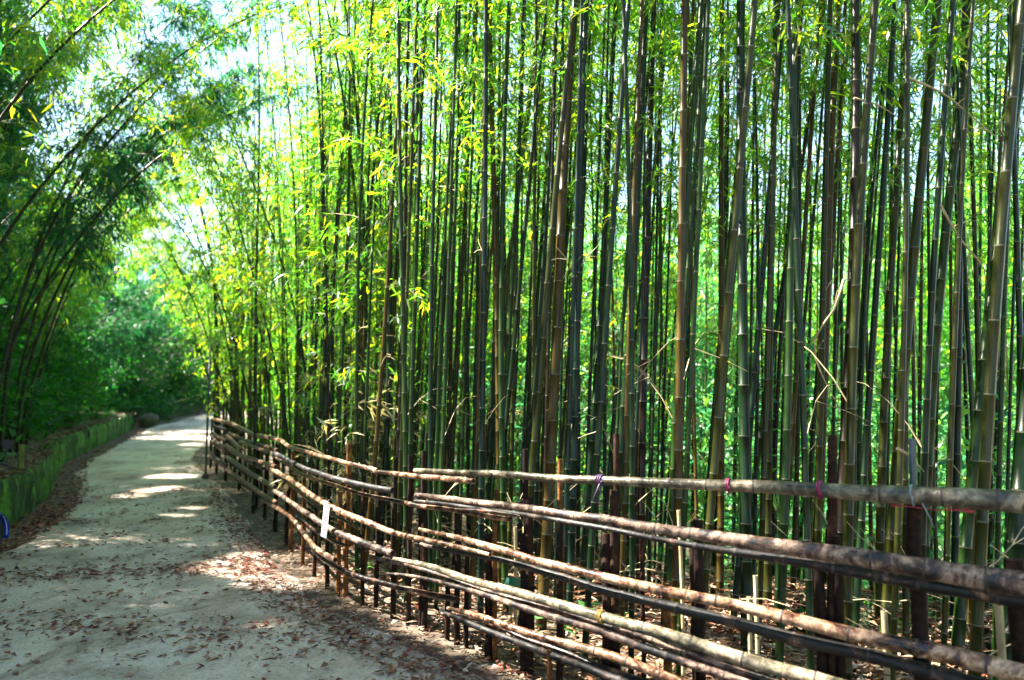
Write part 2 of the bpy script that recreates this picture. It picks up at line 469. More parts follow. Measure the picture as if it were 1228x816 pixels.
def plant_stalk(kind, k, base, direc, label, group, scale=1.0, thick=1.0, rz=0.0, name='bamboo_stalk', skip=(), tone='dark green'):
    e = empty(name, base, label, 'bamboo', group)
    e.rotation_mode = 'QUATERNION'
    e.rotation_quaternion = UP.rotation_difference(Vector(direc).normalized()) @ Quaternion(UP, rz)
    e.scale = (scale * 1.0, scale * 1.0, scale)
    for nm, me, kd in stalk_proto(kind, k):
        if nm in skip: continue
        o = bpy.data.objects.new(nm, me); COL.objects.link(o); o.parent = e
        if nm == 'culm':
            o.scale = (thick, thick, 1); o.color = (*TONES[tone], 1)
        if kd: o['kind'] = kd
    return e

# ================================================================== THE SETTING
# ground: one sheet, fine near the path, widening to the horizon
xs = np.concatenate([[-900, -400, -200, -100, -60, -40, -30], np.arange(-24, 24.1, .4), [28, 34, 42, 60, 100, 200, 400, 900]])
ys = np.concatenate([[-900, -300, -100, -40, -20, -12], np.arange(-6, 50.1, .4), [55, 62, 75, 100, 200, 400, 900]])
GX, GY = np.meshgrid(xs, ys)
GZ = ground(GX.ravel(), GY.ravel()).reshape(GX.shape)
dR = side(EDGE_R, GX.ravel(), GY.ravel()).reshape(GX.shape)
GZ = np.where(dR > .3, GZ + .03 * np.sin(2.1 * GX + 1.3 * GY) * np.clip(dR, 0, 1) + .02 * np.sin(5 * GX - 3 * GY) * np.clip(dR, 0, 1), GZ)
nx, ny = len(xs), len(ys)
idx = np.arange(nx * ny).reshape(ny, nx)
F = np.stack([idx[:-1, :-1], idx[:-1, 1:], idx[1:, 1:], idx[1:, :-1]], -1).reshape(-1, 4)
m, n, l, b, out = new_mat('forest_soil')
v = coords(n, l)
f1 = noise(n, l, v, 3.5, 6, .7); f2 = noise(n, l, v, 30, 4, .7)
r = ramp(n, [(.3, (.035, .025, .017)), (.5, (.085, .06, .04)), (.7, (.17, .13, .09))]); l.new(math_(n, l, 'MULTIPLY_ADD', f1, .5), r.inputs[0])
r.inputs[0].links[0].from_node.inputs[2].default_value = 0
l.new(math_(n, l, 'ADD', math_(n, l, 'MULTIPLY', f1, .5), math_(n, l, 'MULTIPLY', f2, .5)), r.inputs[0])
l.new(r.outputs[0], b.inputs['Base Color']); b.inputs['Roughness'].default_value = .9
bump(n, l, f2, b, .6, .03)
M['soil'] = m
struct(mesh_obj('ground', np.stack([GX, GY, GZ], -1).reshape(-1, 3), F, M['soil'], smooth=True))

# path: a ribbon of pale compacted sand and cement
m, n, l, b, out = new_mat('sandy_concrete')
v = coords(n, l)
f1 = noise(n, l, v, .7, 5, .6, .3); f2 = noise(n, l, v, 45, 4, .75); f3 = noise(n, l, coords(n, l, (1, .35, 1)), 2.6, 6, .7)
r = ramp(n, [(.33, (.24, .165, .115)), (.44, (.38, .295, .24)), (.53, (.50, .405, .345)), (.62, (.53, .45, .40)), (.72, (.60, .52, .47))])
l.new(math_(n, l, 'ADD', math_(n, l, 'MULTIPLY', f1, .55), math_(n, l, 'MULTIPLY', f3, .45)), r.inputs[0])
r2 = ramp(n, [(.35, (.68, .66, .63)), (.55, (1, 1, 1)), (.75, (1.15, 1.14, 1.12))]); l.new(f2, r2.inputs[0])
vor = n.new('ShaderNodeTexVoronoi'); vor.inputs['Scale'].default_value = 55; l.new(v, vor.inputs['Vector'])
r3 = ramp(n, [(.0, (.55, .52, .5)), (.13, (1, 1, 1))]); l.new(vor.outputs['Distance'], r3.inputs[0])
c = mixc(n, l, 1.0, r.outputs[0], r2.outputs[0], 'MULTIPLY')
c = mixc(n, l, .45, c, mixc(n, l, 1.0, c, r3.outputs[0], 'MULTIPLY'))
l.new(c, b.inputs['Base Color']); b.inputs['Roughness'].default_value = .82
bump(n, l, f2, b, .5, .012)
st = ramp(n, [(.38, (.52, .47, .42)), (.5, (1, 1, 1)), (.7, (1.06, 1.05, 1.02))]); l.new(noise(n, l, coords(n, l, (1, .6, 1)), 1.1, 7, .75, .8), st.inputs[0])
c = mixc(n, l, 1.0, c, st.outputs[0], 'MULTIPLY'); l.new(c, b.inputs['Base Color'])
M['path'] = m
EL = BANK[(BANK[:, 1] > -4)]
# pair stations of the two edges by arc length so that the ribbon crosses the path
def resample(P, n, s0=0, s1=1):
    d = np.concatenate([[0], np.cumsum(np.linalg.norm(np.diff(P, axis=0), axis=1))]); s = np.linspace(s0, s1, n) * d[-1]
    return np.stack([np.interp(s, d, P[:, 0]), np.interp(s, d, P[:, 1])], 1)
NST = 160
def inset(P, off):
    t = np.gradient(P, axis=0); t /= np.linalg.norm(t, axis=1)[:, None]
    return P + off * np.stack([t[:, 1], -t[:, 0]], 1)
LFT = resample(inset(EL, .42), NST); RGT = resample(inset(EDGE_R, -.20), NST)
# match by y up to the bend so that cross-sections stay square
yy = np.concatenate([np.linspace(-3.4, 36, 150)])
def x_at(P, y):
    k = P[:np.argmax(P[:, 1] > 37) or None]; return np.interp(y, k[:, 1], k[:, 0])
rows_l = np.stack([x_at(inset(EL, .42), yy), yy], 1); rows_r = np.stack([x_at(inset(EDGE_R, -.20), yy), yy], 1)
bend_l = resample(inset(EL, .3)[inset(EL, .3)[:, 1] > 36.3], 30); bend_r = resample(inset(EDGE_R, -.3)[inset(EDGE_R, -.3)[:, 1] > 36.3], 30)
rows_l = np.vstack([rows_l, bend_l]); rows_r = np.vstack([rows_r, bend_r])
NC = 15; V = []
er = np.random.default_rng(4); jl = np.convolve(er.normal(size=len(rows_l)) * .10, np.ones(3) / 3, 'same'); jr = np.convolve(er.normal(size=len(rows_l)) * .10, np.ones(3) / 3, 'same')
for i in range(len(rows_l)):
    a, c_ = rows_l[i], rows_r[i]; u = (c_ - a) / (np.linalg.norm(c_ - a) + 1e-9)
    a = a + u * jl[i]; c_ = c_ + u * jr[i]
    for k in range(NC):
        p = a + (c_ - a) * k / (NC - 1); V.append((p[0], p[1], 0))
V = np.array(V); V[:, 2] = gy(V[:, 1]) + .022 + .012 * np.sin(np.tile(np.linspace(0, PI, NC), len(rows_l)))
V[::NC, 2] -= .04; V[NC - 1::NC, 2] -= .04
idx = np.arange(len(V)).reshape(-1, NC)
F = np.stack([idx[:-1, :-1], idx[:-1, 1:], idx[1:, 1:], idx[1:, :-1]], -1).reshape(-1, 4)
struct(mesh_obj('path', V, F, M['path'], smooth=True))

# bank on the left: rises behind the wall, goes on past its end round the bend
dists = np.array([0.12, .3, .6, 1, 1.6, 2.5, 4, 6, 9, 14, 25])
BK = resample(BANK, 190)
t = np.gradient(BK, axis=0); t /= np.linalg.norm(t, axis=1)[:, None]
nl = np.stack([-t[:, 1], t[:, 0]], 1)
V = []
for i in range(len(BK)):
    k = 1 - float(sstep(BK[i, 1], 31.0, 33.5))
    for d in dists:
        p = BK[i] + nl[i] * d
        z = float(gy(BK[i, 1])) + .62 * k + .02 + .10 * min(d, 1) + (.42 + .25 * (1 - k)) * max(0, min(d - 1.0 * k - .2, 6)) + .05 * math.sin(2.2 * p[0] + p[1]) * min(1, d)
        V.append((p[0], p[1], z))
idx = np.arange(len(V)).reshape(-1, len(dists))
F = np.stack([idx[:-1, :-1], idx[1:, :-1], idx[1:, 1:], idx[:-1, 1:]], -1).reshape(-1, 4)
struct(mesh_obj('earth_bank', V, F, M['soil'], smooth=True))
BANKV = np.array(V).reshape(len(BK), len(dists), 3)
def bank_pt(s, d):
    """point on the bank: station 0..1 along it, d metres behind the wall face"""
    i = min(len(BK) - 2, int(s * (len(BK) - 1))); a = BANKV[i]
    return np.array([np.interp(d, dists, a[:, k]) for k in range(3)])
WALL_LEN = float(np.linalg.norm(np.diff(WALL, axis=0), axis=1).sum()); BANK_LEN = float(np.linalg.norm(np.diff(BANK, axis=0), axis=1).sum())
def bend_pt(m_, d): return bank_pt((WALL_LEN + m_) / BANK_LEN, d)
def bank_near(y, d):
    i = int(np.argmin(np.abs(BK[:int(190 * WALL_LEN / BANK_LEN), 1] - y))); return np.array([np.interp(d, dists, BANKV[i][:, k]) for k in range(3)])

# mossy retaining wall, cast in lengths with joints between them
m, n, l, b, out = new_mat('mossy_concrete')
v = coords(n, l); f1 = noise(n, l, v, 2.6, 6, .72, .8); f2 = noise(n, l, v, 22, 4, .7)
f3 = noise(n, l, coords(n, l, (2.2, 2.2, .6)), 1.2, 4, .6)
r = ramp(n, [(.38, (.006, .014, .003)), (.45, (.014, .045, .003)), (.52, (.04, .15, .004)), (.60, (.11, .27, .008)), (.64, (.05, .045, .02)), (.72, (.16, .14, .115))])
l.new(math_(n, l, 'ADD', math_(n, l, 'MULTIPLY', f1, .5), math_(n, l, 'MULTIPLY', f3, .5)), r.inputs[0])
r2 = ramp(n, [(.35, (.5, .5, .5)), (.65, (1.2, 1.2, 1.2))]); l.new(f2, r2.inputs[0])
l.new(mixc(n, l, 1.0, r.outputs[0], r2.outputs[0], 'MULTIPLY'), b.inputs['Base Color']); b.inputs['Roughness'].default_value = .95
bump(n, l, f2, b, .45, .02)
M['wall'] = m
wl = empty('retaining_wall', (WALL[0][0], WALL[0][1], 0), 'low mossy green retaining wall along the left side of the path', 'wall')
wp = resample(WALL, 121)
tw_ = np.gradient(wp, axis=0); tw_ /= np.linalg.norm(tw_, axis=1)[:, None]; wn = np.stack([-tw_[:, 1], tw_[:, 0]], 1)
per = 10
wr = np.random.default_rng(3)
for s0 in range(0, 120, per):
    V = []; F = []
    ii = list(range(s0, s0 + per + 1))
    for q, i in enumerate(ii):
        sh = .004 if q == 0 else (-.004 if q == per else 0)
        p = wp[i] + tw_[i] * sh; g0 = float(gy(p[1])); j = wr.normal(size=6) * .024
        end = .05 if (s0 + per >= 120 and q == per) else 0
        prof = [(0, -.25), (.0 + j[0], .22), (.015 + j[1], .52), (.05 + j[2], .655 - end + j[3]), (.2, .68 - end + j[4]), (.27, .60), (.27, -.25)]
        for d, h in prof:
            V.append((p[0] + wn[i][0] * d - wl.location[0], p[1] + wn[i][1] * d - wl.location[1], g0 + h))
    K = 7
    for q in range(per):
        for k in range(K): F.append((q * K + k, q * K + (k + 1) % K, (q + 1) * K + (k + 1) % K, (q + 1) * K + k))
    F.append(tuple(range(K - 1, -1, -1))); F.append(tuple(range(per * K, per * K + K)))
    mesh_obj('wall_section', V, F, M['wall'], wl, smooth=False)

# ================================================================== FENCE
fence = empty('bamboo_fence', (float(FENCE[8][0]), float(FENCE[8][1]), 0), 'long rustic bamboo rail fence with dark upright stakes beside the path', 'fence')
FL = np.array(fence.location)
def node_profile(P, R, r, lo=.16, hi=.34):
    """resample a rail densely and swell it at irregular nodes"""
    d = np.concatenate([[0], np.cumsum(np.linalg.norm(np.diff(P, axis=0), axis=1))]); L = d[-1]
    s = [0]; nodes = []
    pos = r.uniform(.05, .2)
    while pos < L - .04:
        nodes.append(pos); pos += r.uniform(lo, hi)
    S = sorted(set([0, L] + [x for q in nodes for x in (q - .012, q, q + .012)] + list(np.arange(.06, L, .12))))
    S = np.array([x for x in S if 0 <= x <= L])
    keep = [0]
    for k in range(1, len(S)):
        if S[k] - S[keep[-1]] > .006: keep.append(k)
    S = S[keep]
    # smooth interpolation
    Q = np.stack([np.interp(S, d, P[:, k]) for k in range(3)], 1); RR = np.interp(S, d, R)
    sw = np.zeros(len(S))
    for q in nodes: sw = np.maximum(sw, np.exp(-((S - q) / .008) ** 2))
    wob = .5 * np.sin(S * 3.1 + r.uniform(0, 6)) + .5 * np.sin(S * 7 + r.uniform(0, 6))
    return Q + np.stack([0 * wob, 0 * wob, wob * .004], 1), RR * (1 + .10 * sw), nodes
rail_no = 0
def rail(pts, mat='pole_pale', layer=0, label=None):
    """pts: (photo x, photo y, thickness in photo pixels)"""
    global rail_no
    r = np.random.default_rng(500 + rail_no); rail_no += 1
    off = .075 + .075 * layer
    p = smooth_curve([(a, b_) for a, b_, _ in pts], 12)
    wpx = np.interp(p[:, 0], [q[0] for q in pts], [q[2] for q in pts])
    P = []; R = []
    for (x, y), w_ in zip(p, wpx):
        q = fence_at(x, y, off); P.append(q); R.append(.5 * w_ / FPX * np.linalg.norm(q - EYE) * (1.30 if x < 340 else 1.02))
    P = np.array(P) - FL
    Q, RR, nodes = node_profile(P, np.array(R), r)
    mb = MB(); mb.tube(Q, RR, 12, 0, True, hollow=1)
    S = np.concatenate([[0], np.cumsum(np.linalg.norm(np.diff(Q, axis=0), axis=1))])
    for nd in nodes:
        i = int(np.argmin(np.abs(S - nd)))
        if 0 < i < len(Q) - 1:
            for j in range(12): mb.m[(i - 1) * 12 + j] = 2
    o = mb.build('rail', [M[mat], M['pole_inside'], M['node_dark']], fence)
    if label: o['label'] = label
    return o, Q, RR
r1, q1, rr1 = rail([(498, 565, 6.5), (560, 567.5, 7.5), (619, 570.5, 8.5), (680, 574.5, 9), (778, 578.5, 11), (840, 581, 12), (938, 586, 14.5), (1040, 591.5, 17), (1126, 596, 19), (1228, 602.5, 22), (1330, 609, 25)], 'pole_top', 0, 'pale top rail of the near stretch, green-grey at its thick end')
rail([(499, 593, 5.5), (545, 599.5, 7), (618, 608.5, 8.5), (680, 617.5, 9.5), (729, 623, 11), (784, 634, 12), (843, 642, 13.5), (921, 653.5, 16), (1040, 671, 19), (1126, 685, 21), (1228, 701, 25), (1330, 718, 28)], 'pole_dark', 1, 'thick dark second rail, partly painted shade')
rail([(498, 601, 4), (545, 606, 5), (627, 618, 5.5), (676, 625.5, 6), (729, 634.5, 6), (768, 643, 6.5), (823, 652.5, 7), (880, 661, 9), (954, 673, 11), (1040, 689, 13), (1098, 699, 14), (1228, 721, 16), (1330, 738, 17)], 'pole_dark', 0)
rail([(550, 611, 3), (590, 613.5, 4), (624, 618.5, 3)], 'pole_pale', 1)
rail([(503, 634.5, 4), (545, 644, 6), (584, 655.5, 7.5), (610, 662, 8.5), (640, 672, 9), (689, 684, 10), (721, 692, 10.5), (764, 700.5, 11), (803, 709.5, 11.5), (840, 717, 12), (905, 732, 12.5), (970, 748, 14), (1040, 765.5, 15.5), (1109, 780, 17), (1191, 799, 18), (1228, 808.5, 18.5), (1330, 835, 20)], 'pole_pale', 1)
rail([(504, 652.5, 4), (545, 661.5, 5), (602, 671.5, 6.5), (640, 683, 8), (697, 700, 9), (721, 708, 9.5), (770, 719.5, 10.5), (803, 727, 11), (840, 736.5, 12), (897, 750, 12.5), (954, 766, 13), (1003, 777.5, 13.5), (1040, 786, 14), (1085, 798.5, 14), (1142, 814, 15), (1228, 838, 16), (1330, 866, 17)], 'pole_dark', 0)
rail([(472, 670, 4), (498, 675, 6), (523, 681.5, 7), (552, 692, 8), (605, 707, 9.5), (640, 717, 10.5), (705, 735, 11.5), (754, 749, 12.5), (803, 762, 13), (840, 773.5, 13.5), (889, 789, 14), (938, 803.5, 14.5), (970, 813, 15), (1100, 852, 17), (1228, 890, 19)], 'pole_green', 1, 'greenish-grey rail tied with yellow cord')
rail([(448, 668.5, 4), (474, 675, 5), (497, 680, 5.5), (525, 689, 5.5), (560, 701, 6), (578, 708, 6), (623, 720, 6.5), (659, 729.5, 7), (700, 742, 8), (729, 751.5, 8.5), (778, 766, 9), (818, 781, 9.5), (880, 802, 10.5), (960, 829, 11), (1228, 915, 14)], 'pole_dark', 0)
rail([(463, 688, 2.5), (490, 691, 3.5), (523, 696.5, 4.5), (560, 707, 5.5), (587, 715, 6.5), (623, 727, 7.5), (659, 739, 8), (700, 751.5, 9), (729, 761, 9), (778, 779, 9.5), (827, 795.5, 10), (880, 814, 10.5), (960, 842, 11), (1100, 890, 12)], 'pole_dark', 1)
rail([(537, 729, 4), (569, 737, 6.5), (605, 750, 8), (659, 767, 8.5), (700, 778, 9.5), (729, 786.5, 10), (778, 804, 10.5), (810, 816, 11), (900, 848, 12), (1080, 905, 13)], 'pole_pale', 1)
rail([(543, 735, 4), (602, 753, 5), (622, 763.5, 5.5), (659, 776, 6.5), (680, 783.5, 7), (712, 797, 7.5), (761, 814, 8), (850, 845, 9)], 'pole_pale', 0)
rail([(534, 736, 5), (552, 742.5, 6.5), (587, 758, 7), (623, 772, 7.5), (659, 785, 8), (700, 799, 8.5), (729, 811, 9), (800, 838, 9.5)], 'pole_dark', 1)
# far stretch
rail([(449, 566, 4), (480, 569, 6.3), (529, 574, 6.8), (568, 577.5, 7)], 'pole_pale', 1)
rail([(255, 503, 2.6), (269.5, 506, 3), (284, 511, 3.2), (301, 520, 3.4), (307, 522, 3.5), (322, 524.5, 3.6), (338, 529.4, 4), (346, 535, 4.6), (360, 540, 4.4), (403, 551.7, 5), (440, 561.5, 5.6), (452, 565.5, 5.6)], 'pole_pale', 0)
rail([(330, 544, 4), (344, 551, 4.6), (358, 558.5, 5), (392, 571, 6), (425, 580.5, 6.8), (450, 585.5, 7.2), (471, 588, 7)], 'pole_dark', 1)
rail([(328, 547, 2.8), (344, 557, 3.2), (360, 568, 3.8), (392, 579.5, 4.2), (433, 592, 4.2), (466, 599, 5), (503, 607, 6), (529, 610, 6.3), (578, 618, 6.5), (612, 622.5, 6.5)], 'pole_pale', 0)
rail([(321, 561, 3.4), (347, 574.7, 4.6), (368, 590, 5.4), (388, 603, 6), (409, 613.5, 6.5), (441, 627, 7), (467, 638, 6.4), (500, 645.5, 5.8), (529, 651.5, 5.4), (560, 658, 5), (588, 665, 4.8)], 'pole_pale', 1)
rail([(329, 569, 2.6), (347.6, 581, 3.4), (368, 598, 3.8), (384, 609, 4), (396, 616, 4), (435, 636.6, 3)], 'pole_pale', 0)
rail([(329, 588.4, 3.8), (346.6, 601, 4.6), (363, 612, 5.6), (385, 627.6, 6.6), (402, 638, 7), (425, 647.5, 7.8), (450, 656.5, 8.4), (471, 664, 8.6)], 'pole_dark', 1)
rail([(348.6, 604, 2.8), (365, 624, 4.2), (380, 637, 5), (401, 650, 4.6), (416, 655, 3.4)], 'pole_pale', 0)
rail([(315, 599, 3), (331, 609, 4), (348.6, 620, 4.4), (360, 634, 4.8), (364, 640, 5), (376, 655, 5.6), (390, 665.5, 6), (402, 672, 6)], 'pole_pale', 1)
rail([(376, 659, 5), (392.6, 674, 5.6), (417, 686.5, 6), (441.5, 694.6, 6.2), (474, 703.6, 6.4), (507, 711.6, 6.8), (549, 719.6, 7)], 'pole_pale', 0)
for pts, mt, ly in [
    ([(255.7, 511, 2.5), (264, 513.5, 2.8), (273, 516, 3)], 'pole_dark', 0),
    ([(274, 519.6, 3), (287, 525.5, 3.2), (301, 531, 3.4), (328, 538.7, 3.8), (333, 540.5, 3.8)], 'pole_pale', 0),
    ([(287, 530, 2.4), (301, 535, 2.6), (322, 542, 2.8)], 'pole_pale', 1),
    ([(272, 522.5, 3), (280, 530, 3.2), (289, 539, 3.4)], 'pole_pale', 1),
    ([(254.7, 519, 2.4), (264.5, 526, 2.8), (272, 529.4, 3)], 'pole_pale', 0),
    ([(271, 534, 3), (289, 545.5, 3.2), (302, 550.5, 3.4), (316, 555, 3.6), (331, 560, 3.8)], 'pole_pale', 1),
    ([(273, 538.5, 2.4), (291, 549.5, 2.8), (303, 556.5, 3), (316, 562, 3)], 'pole_pale', 0),
    ([(252.7, 529, 2.4), (262, 537, 2.6), (272, 543, 2.8)], 'pole_dark', 0),
    ([(252.5, 522.5, 2.2), (261, 531, 2.4), (271, 537.5, 2.6)], 'pole_pale', 1),
    ([(272, 548, 3), (289, 560, 3.4), (303, 569, 3.6), (316, 577, 3.8), (330, 584.5, 4)], 'pole_green', 1),
    ([(273, 552, 2.4), (291, 566, 2.8), (304, 573.5, 3)], 'pole_dark', 0),
    ([(272, 563, 2.8), (280, 569, 3), (291, 577, 3.2), (303.5, 585, 3.4), (319, 596, 3.6), (332, 603, 3.8)], 'pole_pale', 1),
    ([(273, 567, 2.4), (290, 580, 2.6), (303.5, 589, 2.8), (318, 599, 3)], 'pole_dark', 0),
    ([(250.5, 542, 2.2), (261, 551, 2.4), (272, 558, 2.6)], 'pole_dark', 1),
    ([(251, 546, 2.2), (260, 554, 2.4), (271, 561.5, 2.6)], 'pole_pale', 0)]:
    rail(pts, mt, ly)
post_no = 0
def post(px, top, wpx, mat='stake', off=0.0, lean=0.0, label=None):
    global post_no
    r = np.random.default_rng(900 + post_no); post_no += 1
    q = fence_at(px, top, off); rad = .43 * wpx / FPX * np.linalg.norm(q - EYE)
    g0 = gz(q[0], q[1]) - .12
    b0 = np.array([q[0] + lean * (g0 - q[2]), q[1], g0])
    n = 7; P = np.array([b0 + (q - b0) * k / (n - 1) for k in range(n)]) + r.normal(size=(n, 3)) * [.004, .004, 0]
    Q, RR, _ = node_profile(P - FL, np.full(n, rad) * np.linspace(1.08, .96, n), r, .18, .3)
    mb = MB(); mb.tube(Q, RR, 10, 0, True, hollow=1)
    o = mb.build('post', [M[mat], M['pole_inside']], fence)
    if label: o['label'] = label
for a in [(1217, 672, 21), (1095, 600, 18), (998, 522, 12, 'stake', -.05, .04), (1003, 643, 10), (981, 668, 13), (837, 623, 13), (832, 655, 11, 'stake', -.09), (740, 520, 8.5, 'stake', -.04, .02), (736, 588, 11), (728, 640, 16, 'stake', -.01),
          (799, 700, 11, 'stake_tan', -.14), (769, 645, 6), (672, 551, 7.5, 'stake_tan', -.03), (671, 620, 9), (659, 780, 6.5, 'stake_tan', .16), (631, 539, 8.5), (635, 597, 11), (629, 640, 13),
          (594, 587, 7, 'stake_tan'), (587, 640, 11), (560, 655, 7), (549, 600, 8), (537, 690, 7), (509, 541, 8), (492, 546, 6.5), (510, 620, 8), (474, 548, 6.5), (473, 600, 7), (454, 560, 6), (437, 570, 5.5),
          (418, 532, 7, 'stake_tan', -.04), (408, 590, 6, 'stake_tan'), (395, 575, 5.5), (380, 560, 5), (366, 565, 5, 'stake_tan'), (352, 543, 5, 'stake_tan'), (345, 585, 4.5), (333, 533, 5), (320, 545, 4), (310, 530, 4), (289, 520, 4), (273, 508, 4), (262, 508, 3.2), (254.5, 502, 3), (1330, 650, 22)]:
    post(*a)
# cords and ties round the rails: sub-parts of the rail they go round
def tie(owner, Q, RR, px, mat, turns=2, w_=.004, gap=.010, tail=None, name='cord'):
    best = min(range(len(Q)), key=lambda i: abs(proj(Q[i] + FL)[0] - px))
    c = Q[best]; T = unit(Q[min(best + 1, len(Q) - 1)] - Q[max(best - 1, 0)]); u = unit(np.cross(T, [0, 0, 1.])); v_ = np.cross(u, T)
    pts = []
    for k in range(turns * 14 + 1):
        a = k * 2 * PI / 14; pts.append(c + T * (gap * k / 14 - gap * turns / 2) + (RR[best] * 1.09 + w_ * .6) * (math.cos(a) * u + math.sin(a) * v_))
    mb = MB(); mb.tube(pts, w_, 5)
    for tl in (tail or []):
        p0 = c - u * 0 + v_ * (-RR[best]) - 0 * T
        mb.tube([c + RR[best] * 1.1 * np.array([0, -1, .3]), c + np.array(tl) * .6 + RR[best] * np.array([0, -1.1, 0]), c + np.array(tl) + RR[best] * np.array([0, -1, -.3])], [w_ * .8, w_ * .7, w_ * .4], 5)
    o = mb.build(name, mat, owner); return o
def proj(p):
    d = np.asarray(p) - EYE; f = d[1] * CP + d[2] * SP; u = -d[1] * SP + d[2] * CP
    return CX + FPX * d[0] / f, CY - FPX * u / f
M['cord_purple'] = plain_mat('purple_cord', (.04, .008, .06), .6)
M['cord_magenta'] = plain_mat('magenta_cord', (.20, .012, .06), .5)
M['cord_grey'] = plain_mat('grey_cord', (.16, .19, .22), .5)
M['cord_yellow'] = plain_mat('yellow_cord', (.35, .20, .03), .6)
M['cord_pink'] = plain_mat('pink_string', (.35, .04, .05), .5)
tie(r1, q1, rr1, 728, M['cord_purple'], 3, .005, .013, [(.06, 0, .03), (-.05, 0, -.10), (-.02, 0, -.14)])['label'] = 'purple cord knotted round the top rail at the tall stake'
tie(r1, q1, rr1, 883, M['cord_magenta'], 2, .0045, .008)
tie(r1, q1, rr1, 978, M['cord_magenta'], 2, .005, .010)
tie(r1, q1, rr1, 1079, M['cord_grey'], 1, .0045, .008, [(.07, 0, -.13)])
grn = [o for o in fence.children if o.get('label', '').startswith('greenish-grey')][0]
gq = np.array([v_.co for v_ in grn.data.vertices]).reshape(-1, 3)
nring = (len(gq) - 72) // 12
gc = gq[:nring * 12].reshape(nring, 12, 3); gcen = gc.mean(1); grad = np.linalg.norm(gc[:, 0] - gcen, axis=1)
tie(grn, gcen, grad, 719, M['cord_yellow'], 3, .004, .009, [(.10, .0, .03)])
pk = [fence_at(1068, 606, .06), fence_at(1085, 607, .06), fence_at(1120, 611.5, .05), fence_at(1150, 611.5, .05), fence_at(1168, 614, .05)]
mb = MB(); mb.tube(np.array(pk) - FL, [.008, .003, .0025, .006, .009], 5); o = mb.build('pink_string', M['cord_pink'], r1)

# ================================================================== BAMBOO GROVE
PROM = [  # photo x at the top edge, photo x at y = 560, thickness in px, what sets it apart
    (497, 462, 7, 'dark slender culm leaning right above the overlap of the two fence stretches'),
    (450, 440, 6, 'thin dark upright culm behind the far fence stretch left of the overlap'),
    (552, 515, 7, 'slim culm leaning right just past the left end of the near top rail'),
    (601, 600, 8.5, 'straight blue-green culm standing behind the second rail, left of the tall brown stake'),
    (648, 582, 7, 'leaning dark culm between the straight blue-green culm and the tan stake'),
    (708, 664, 12, 'thick grey-green culm leaning right behind the tan stake'),
    (748, 708, 9, 'mid-sized leaning culm just left of the purple cord'),
    (769, 768, 10, 'dark brown straight culm just right of the purple cord'),
    (832, 808, 9, 'slender culm left of the short stake below the magenta cords'),
    (882, 868, 9, 'bare tan culm left of the first magenta cord'),
    (906, 899, 14, 'thickest dark green culm behind the first magenta cord'),
    (936, 925, 10, 'olive culm between the two magenta cords'),
    (975, 905, 8, 'slim culm leaning right across the gap between the magenta cords'),
    (1034, 1008, 15, 'thick brown-black culm beside the tall stake with the hollow top'),
    (1019, 985, 11, 'dull brown culm left of the tall hollow stake'),
    (1103, 1072, 14, 'thick olive culm leaning right, left of the grey pipe'),
    (1085, 1062, 11, 'dark culm just behind the thick olive culm left of the grey pipe'),
    (1147, 1117, 12, 'pale lit culm leaning right just beyond the grey pipe'),
    (1217, 1168, 14, 'whitish sunlit culm leaning right near the end of the top rail'),
    (1238, 1218, 22, 'thick black-green culm nearest the thick end of the top rail'),
    (410, 388, 6, 'thin leaning culm rising above the red-lettered tag'),
]
GRP = 'bamboo stalks of the grove behind the fence'
placed = []
nstalk = 0
for (x0, x1, wpx, lb) in PROM:
    thick_m = .062 + .0025 * (wpx - 6)
    dep = FPX * thick_m / wpx
    # keep it behind the fence
    fq = fence_at(x1, 560); dep = max(dep, fq[1] + .25)
    th = wpx / FPX * dep
    p1 = at(x1, 560, dep); p0 = at(x0, 0, dep); d = unit(p0 - p1)
    tt = (p1[2] - gz(p1[0], p1[1])) / d[2]
    base = p1 - d * (tt + .05)
    k = int(rng.integers(0, 8))
    plant_stalk('tall' if x1 > 500 else 'leafy', k % 6, base, d, lb, GRP, 1.0, th / .056, rng.uniform(0, 6.28), tone=next((t_ for key, t_ in (('brown-black', 'blackish brown'), ('dark brown', 'blackish brown'), ('dull brown', 'yellow-brown'), ('tan', 'yellow-brown'), ('blue-green', 'deep blue-green'), ('grey-green', 'deep blue-green'), ('olive', 'olive'), ('whitish', 'mid green'), ('pale', 'mid green')) if key in lb), 'dark green'))
    placed.append(base[:2]); nstalk += 1
# three culms on the path side of the far fence stretch
for px, by, wpx, lean, lb in [(303.5, 617, 4.2, 0, 'thin dark green culm standing on the path side of the fence'),
                              (262, 556, 5.5, -.01, 'dull green culm at the far end of the fence where the path bends'),
                              (276, 560, 6, .0, 'olive culm second from the far end of the fence')]:
    q = on_ground(px, by) if px > 300 else at(px, 540, 20.5 - (px - 262) * .06)
    if px < 300: q[2] = gz(q[0], q[1])
    plant_stalk('leafy', nstalk % 6, q, (lean, 0, 1), lb, GRP, 1.0, wpx / FPX * q[1] / .056, rng.uniform(0, 6)); placed.append(q[:2]); nstalk += 1
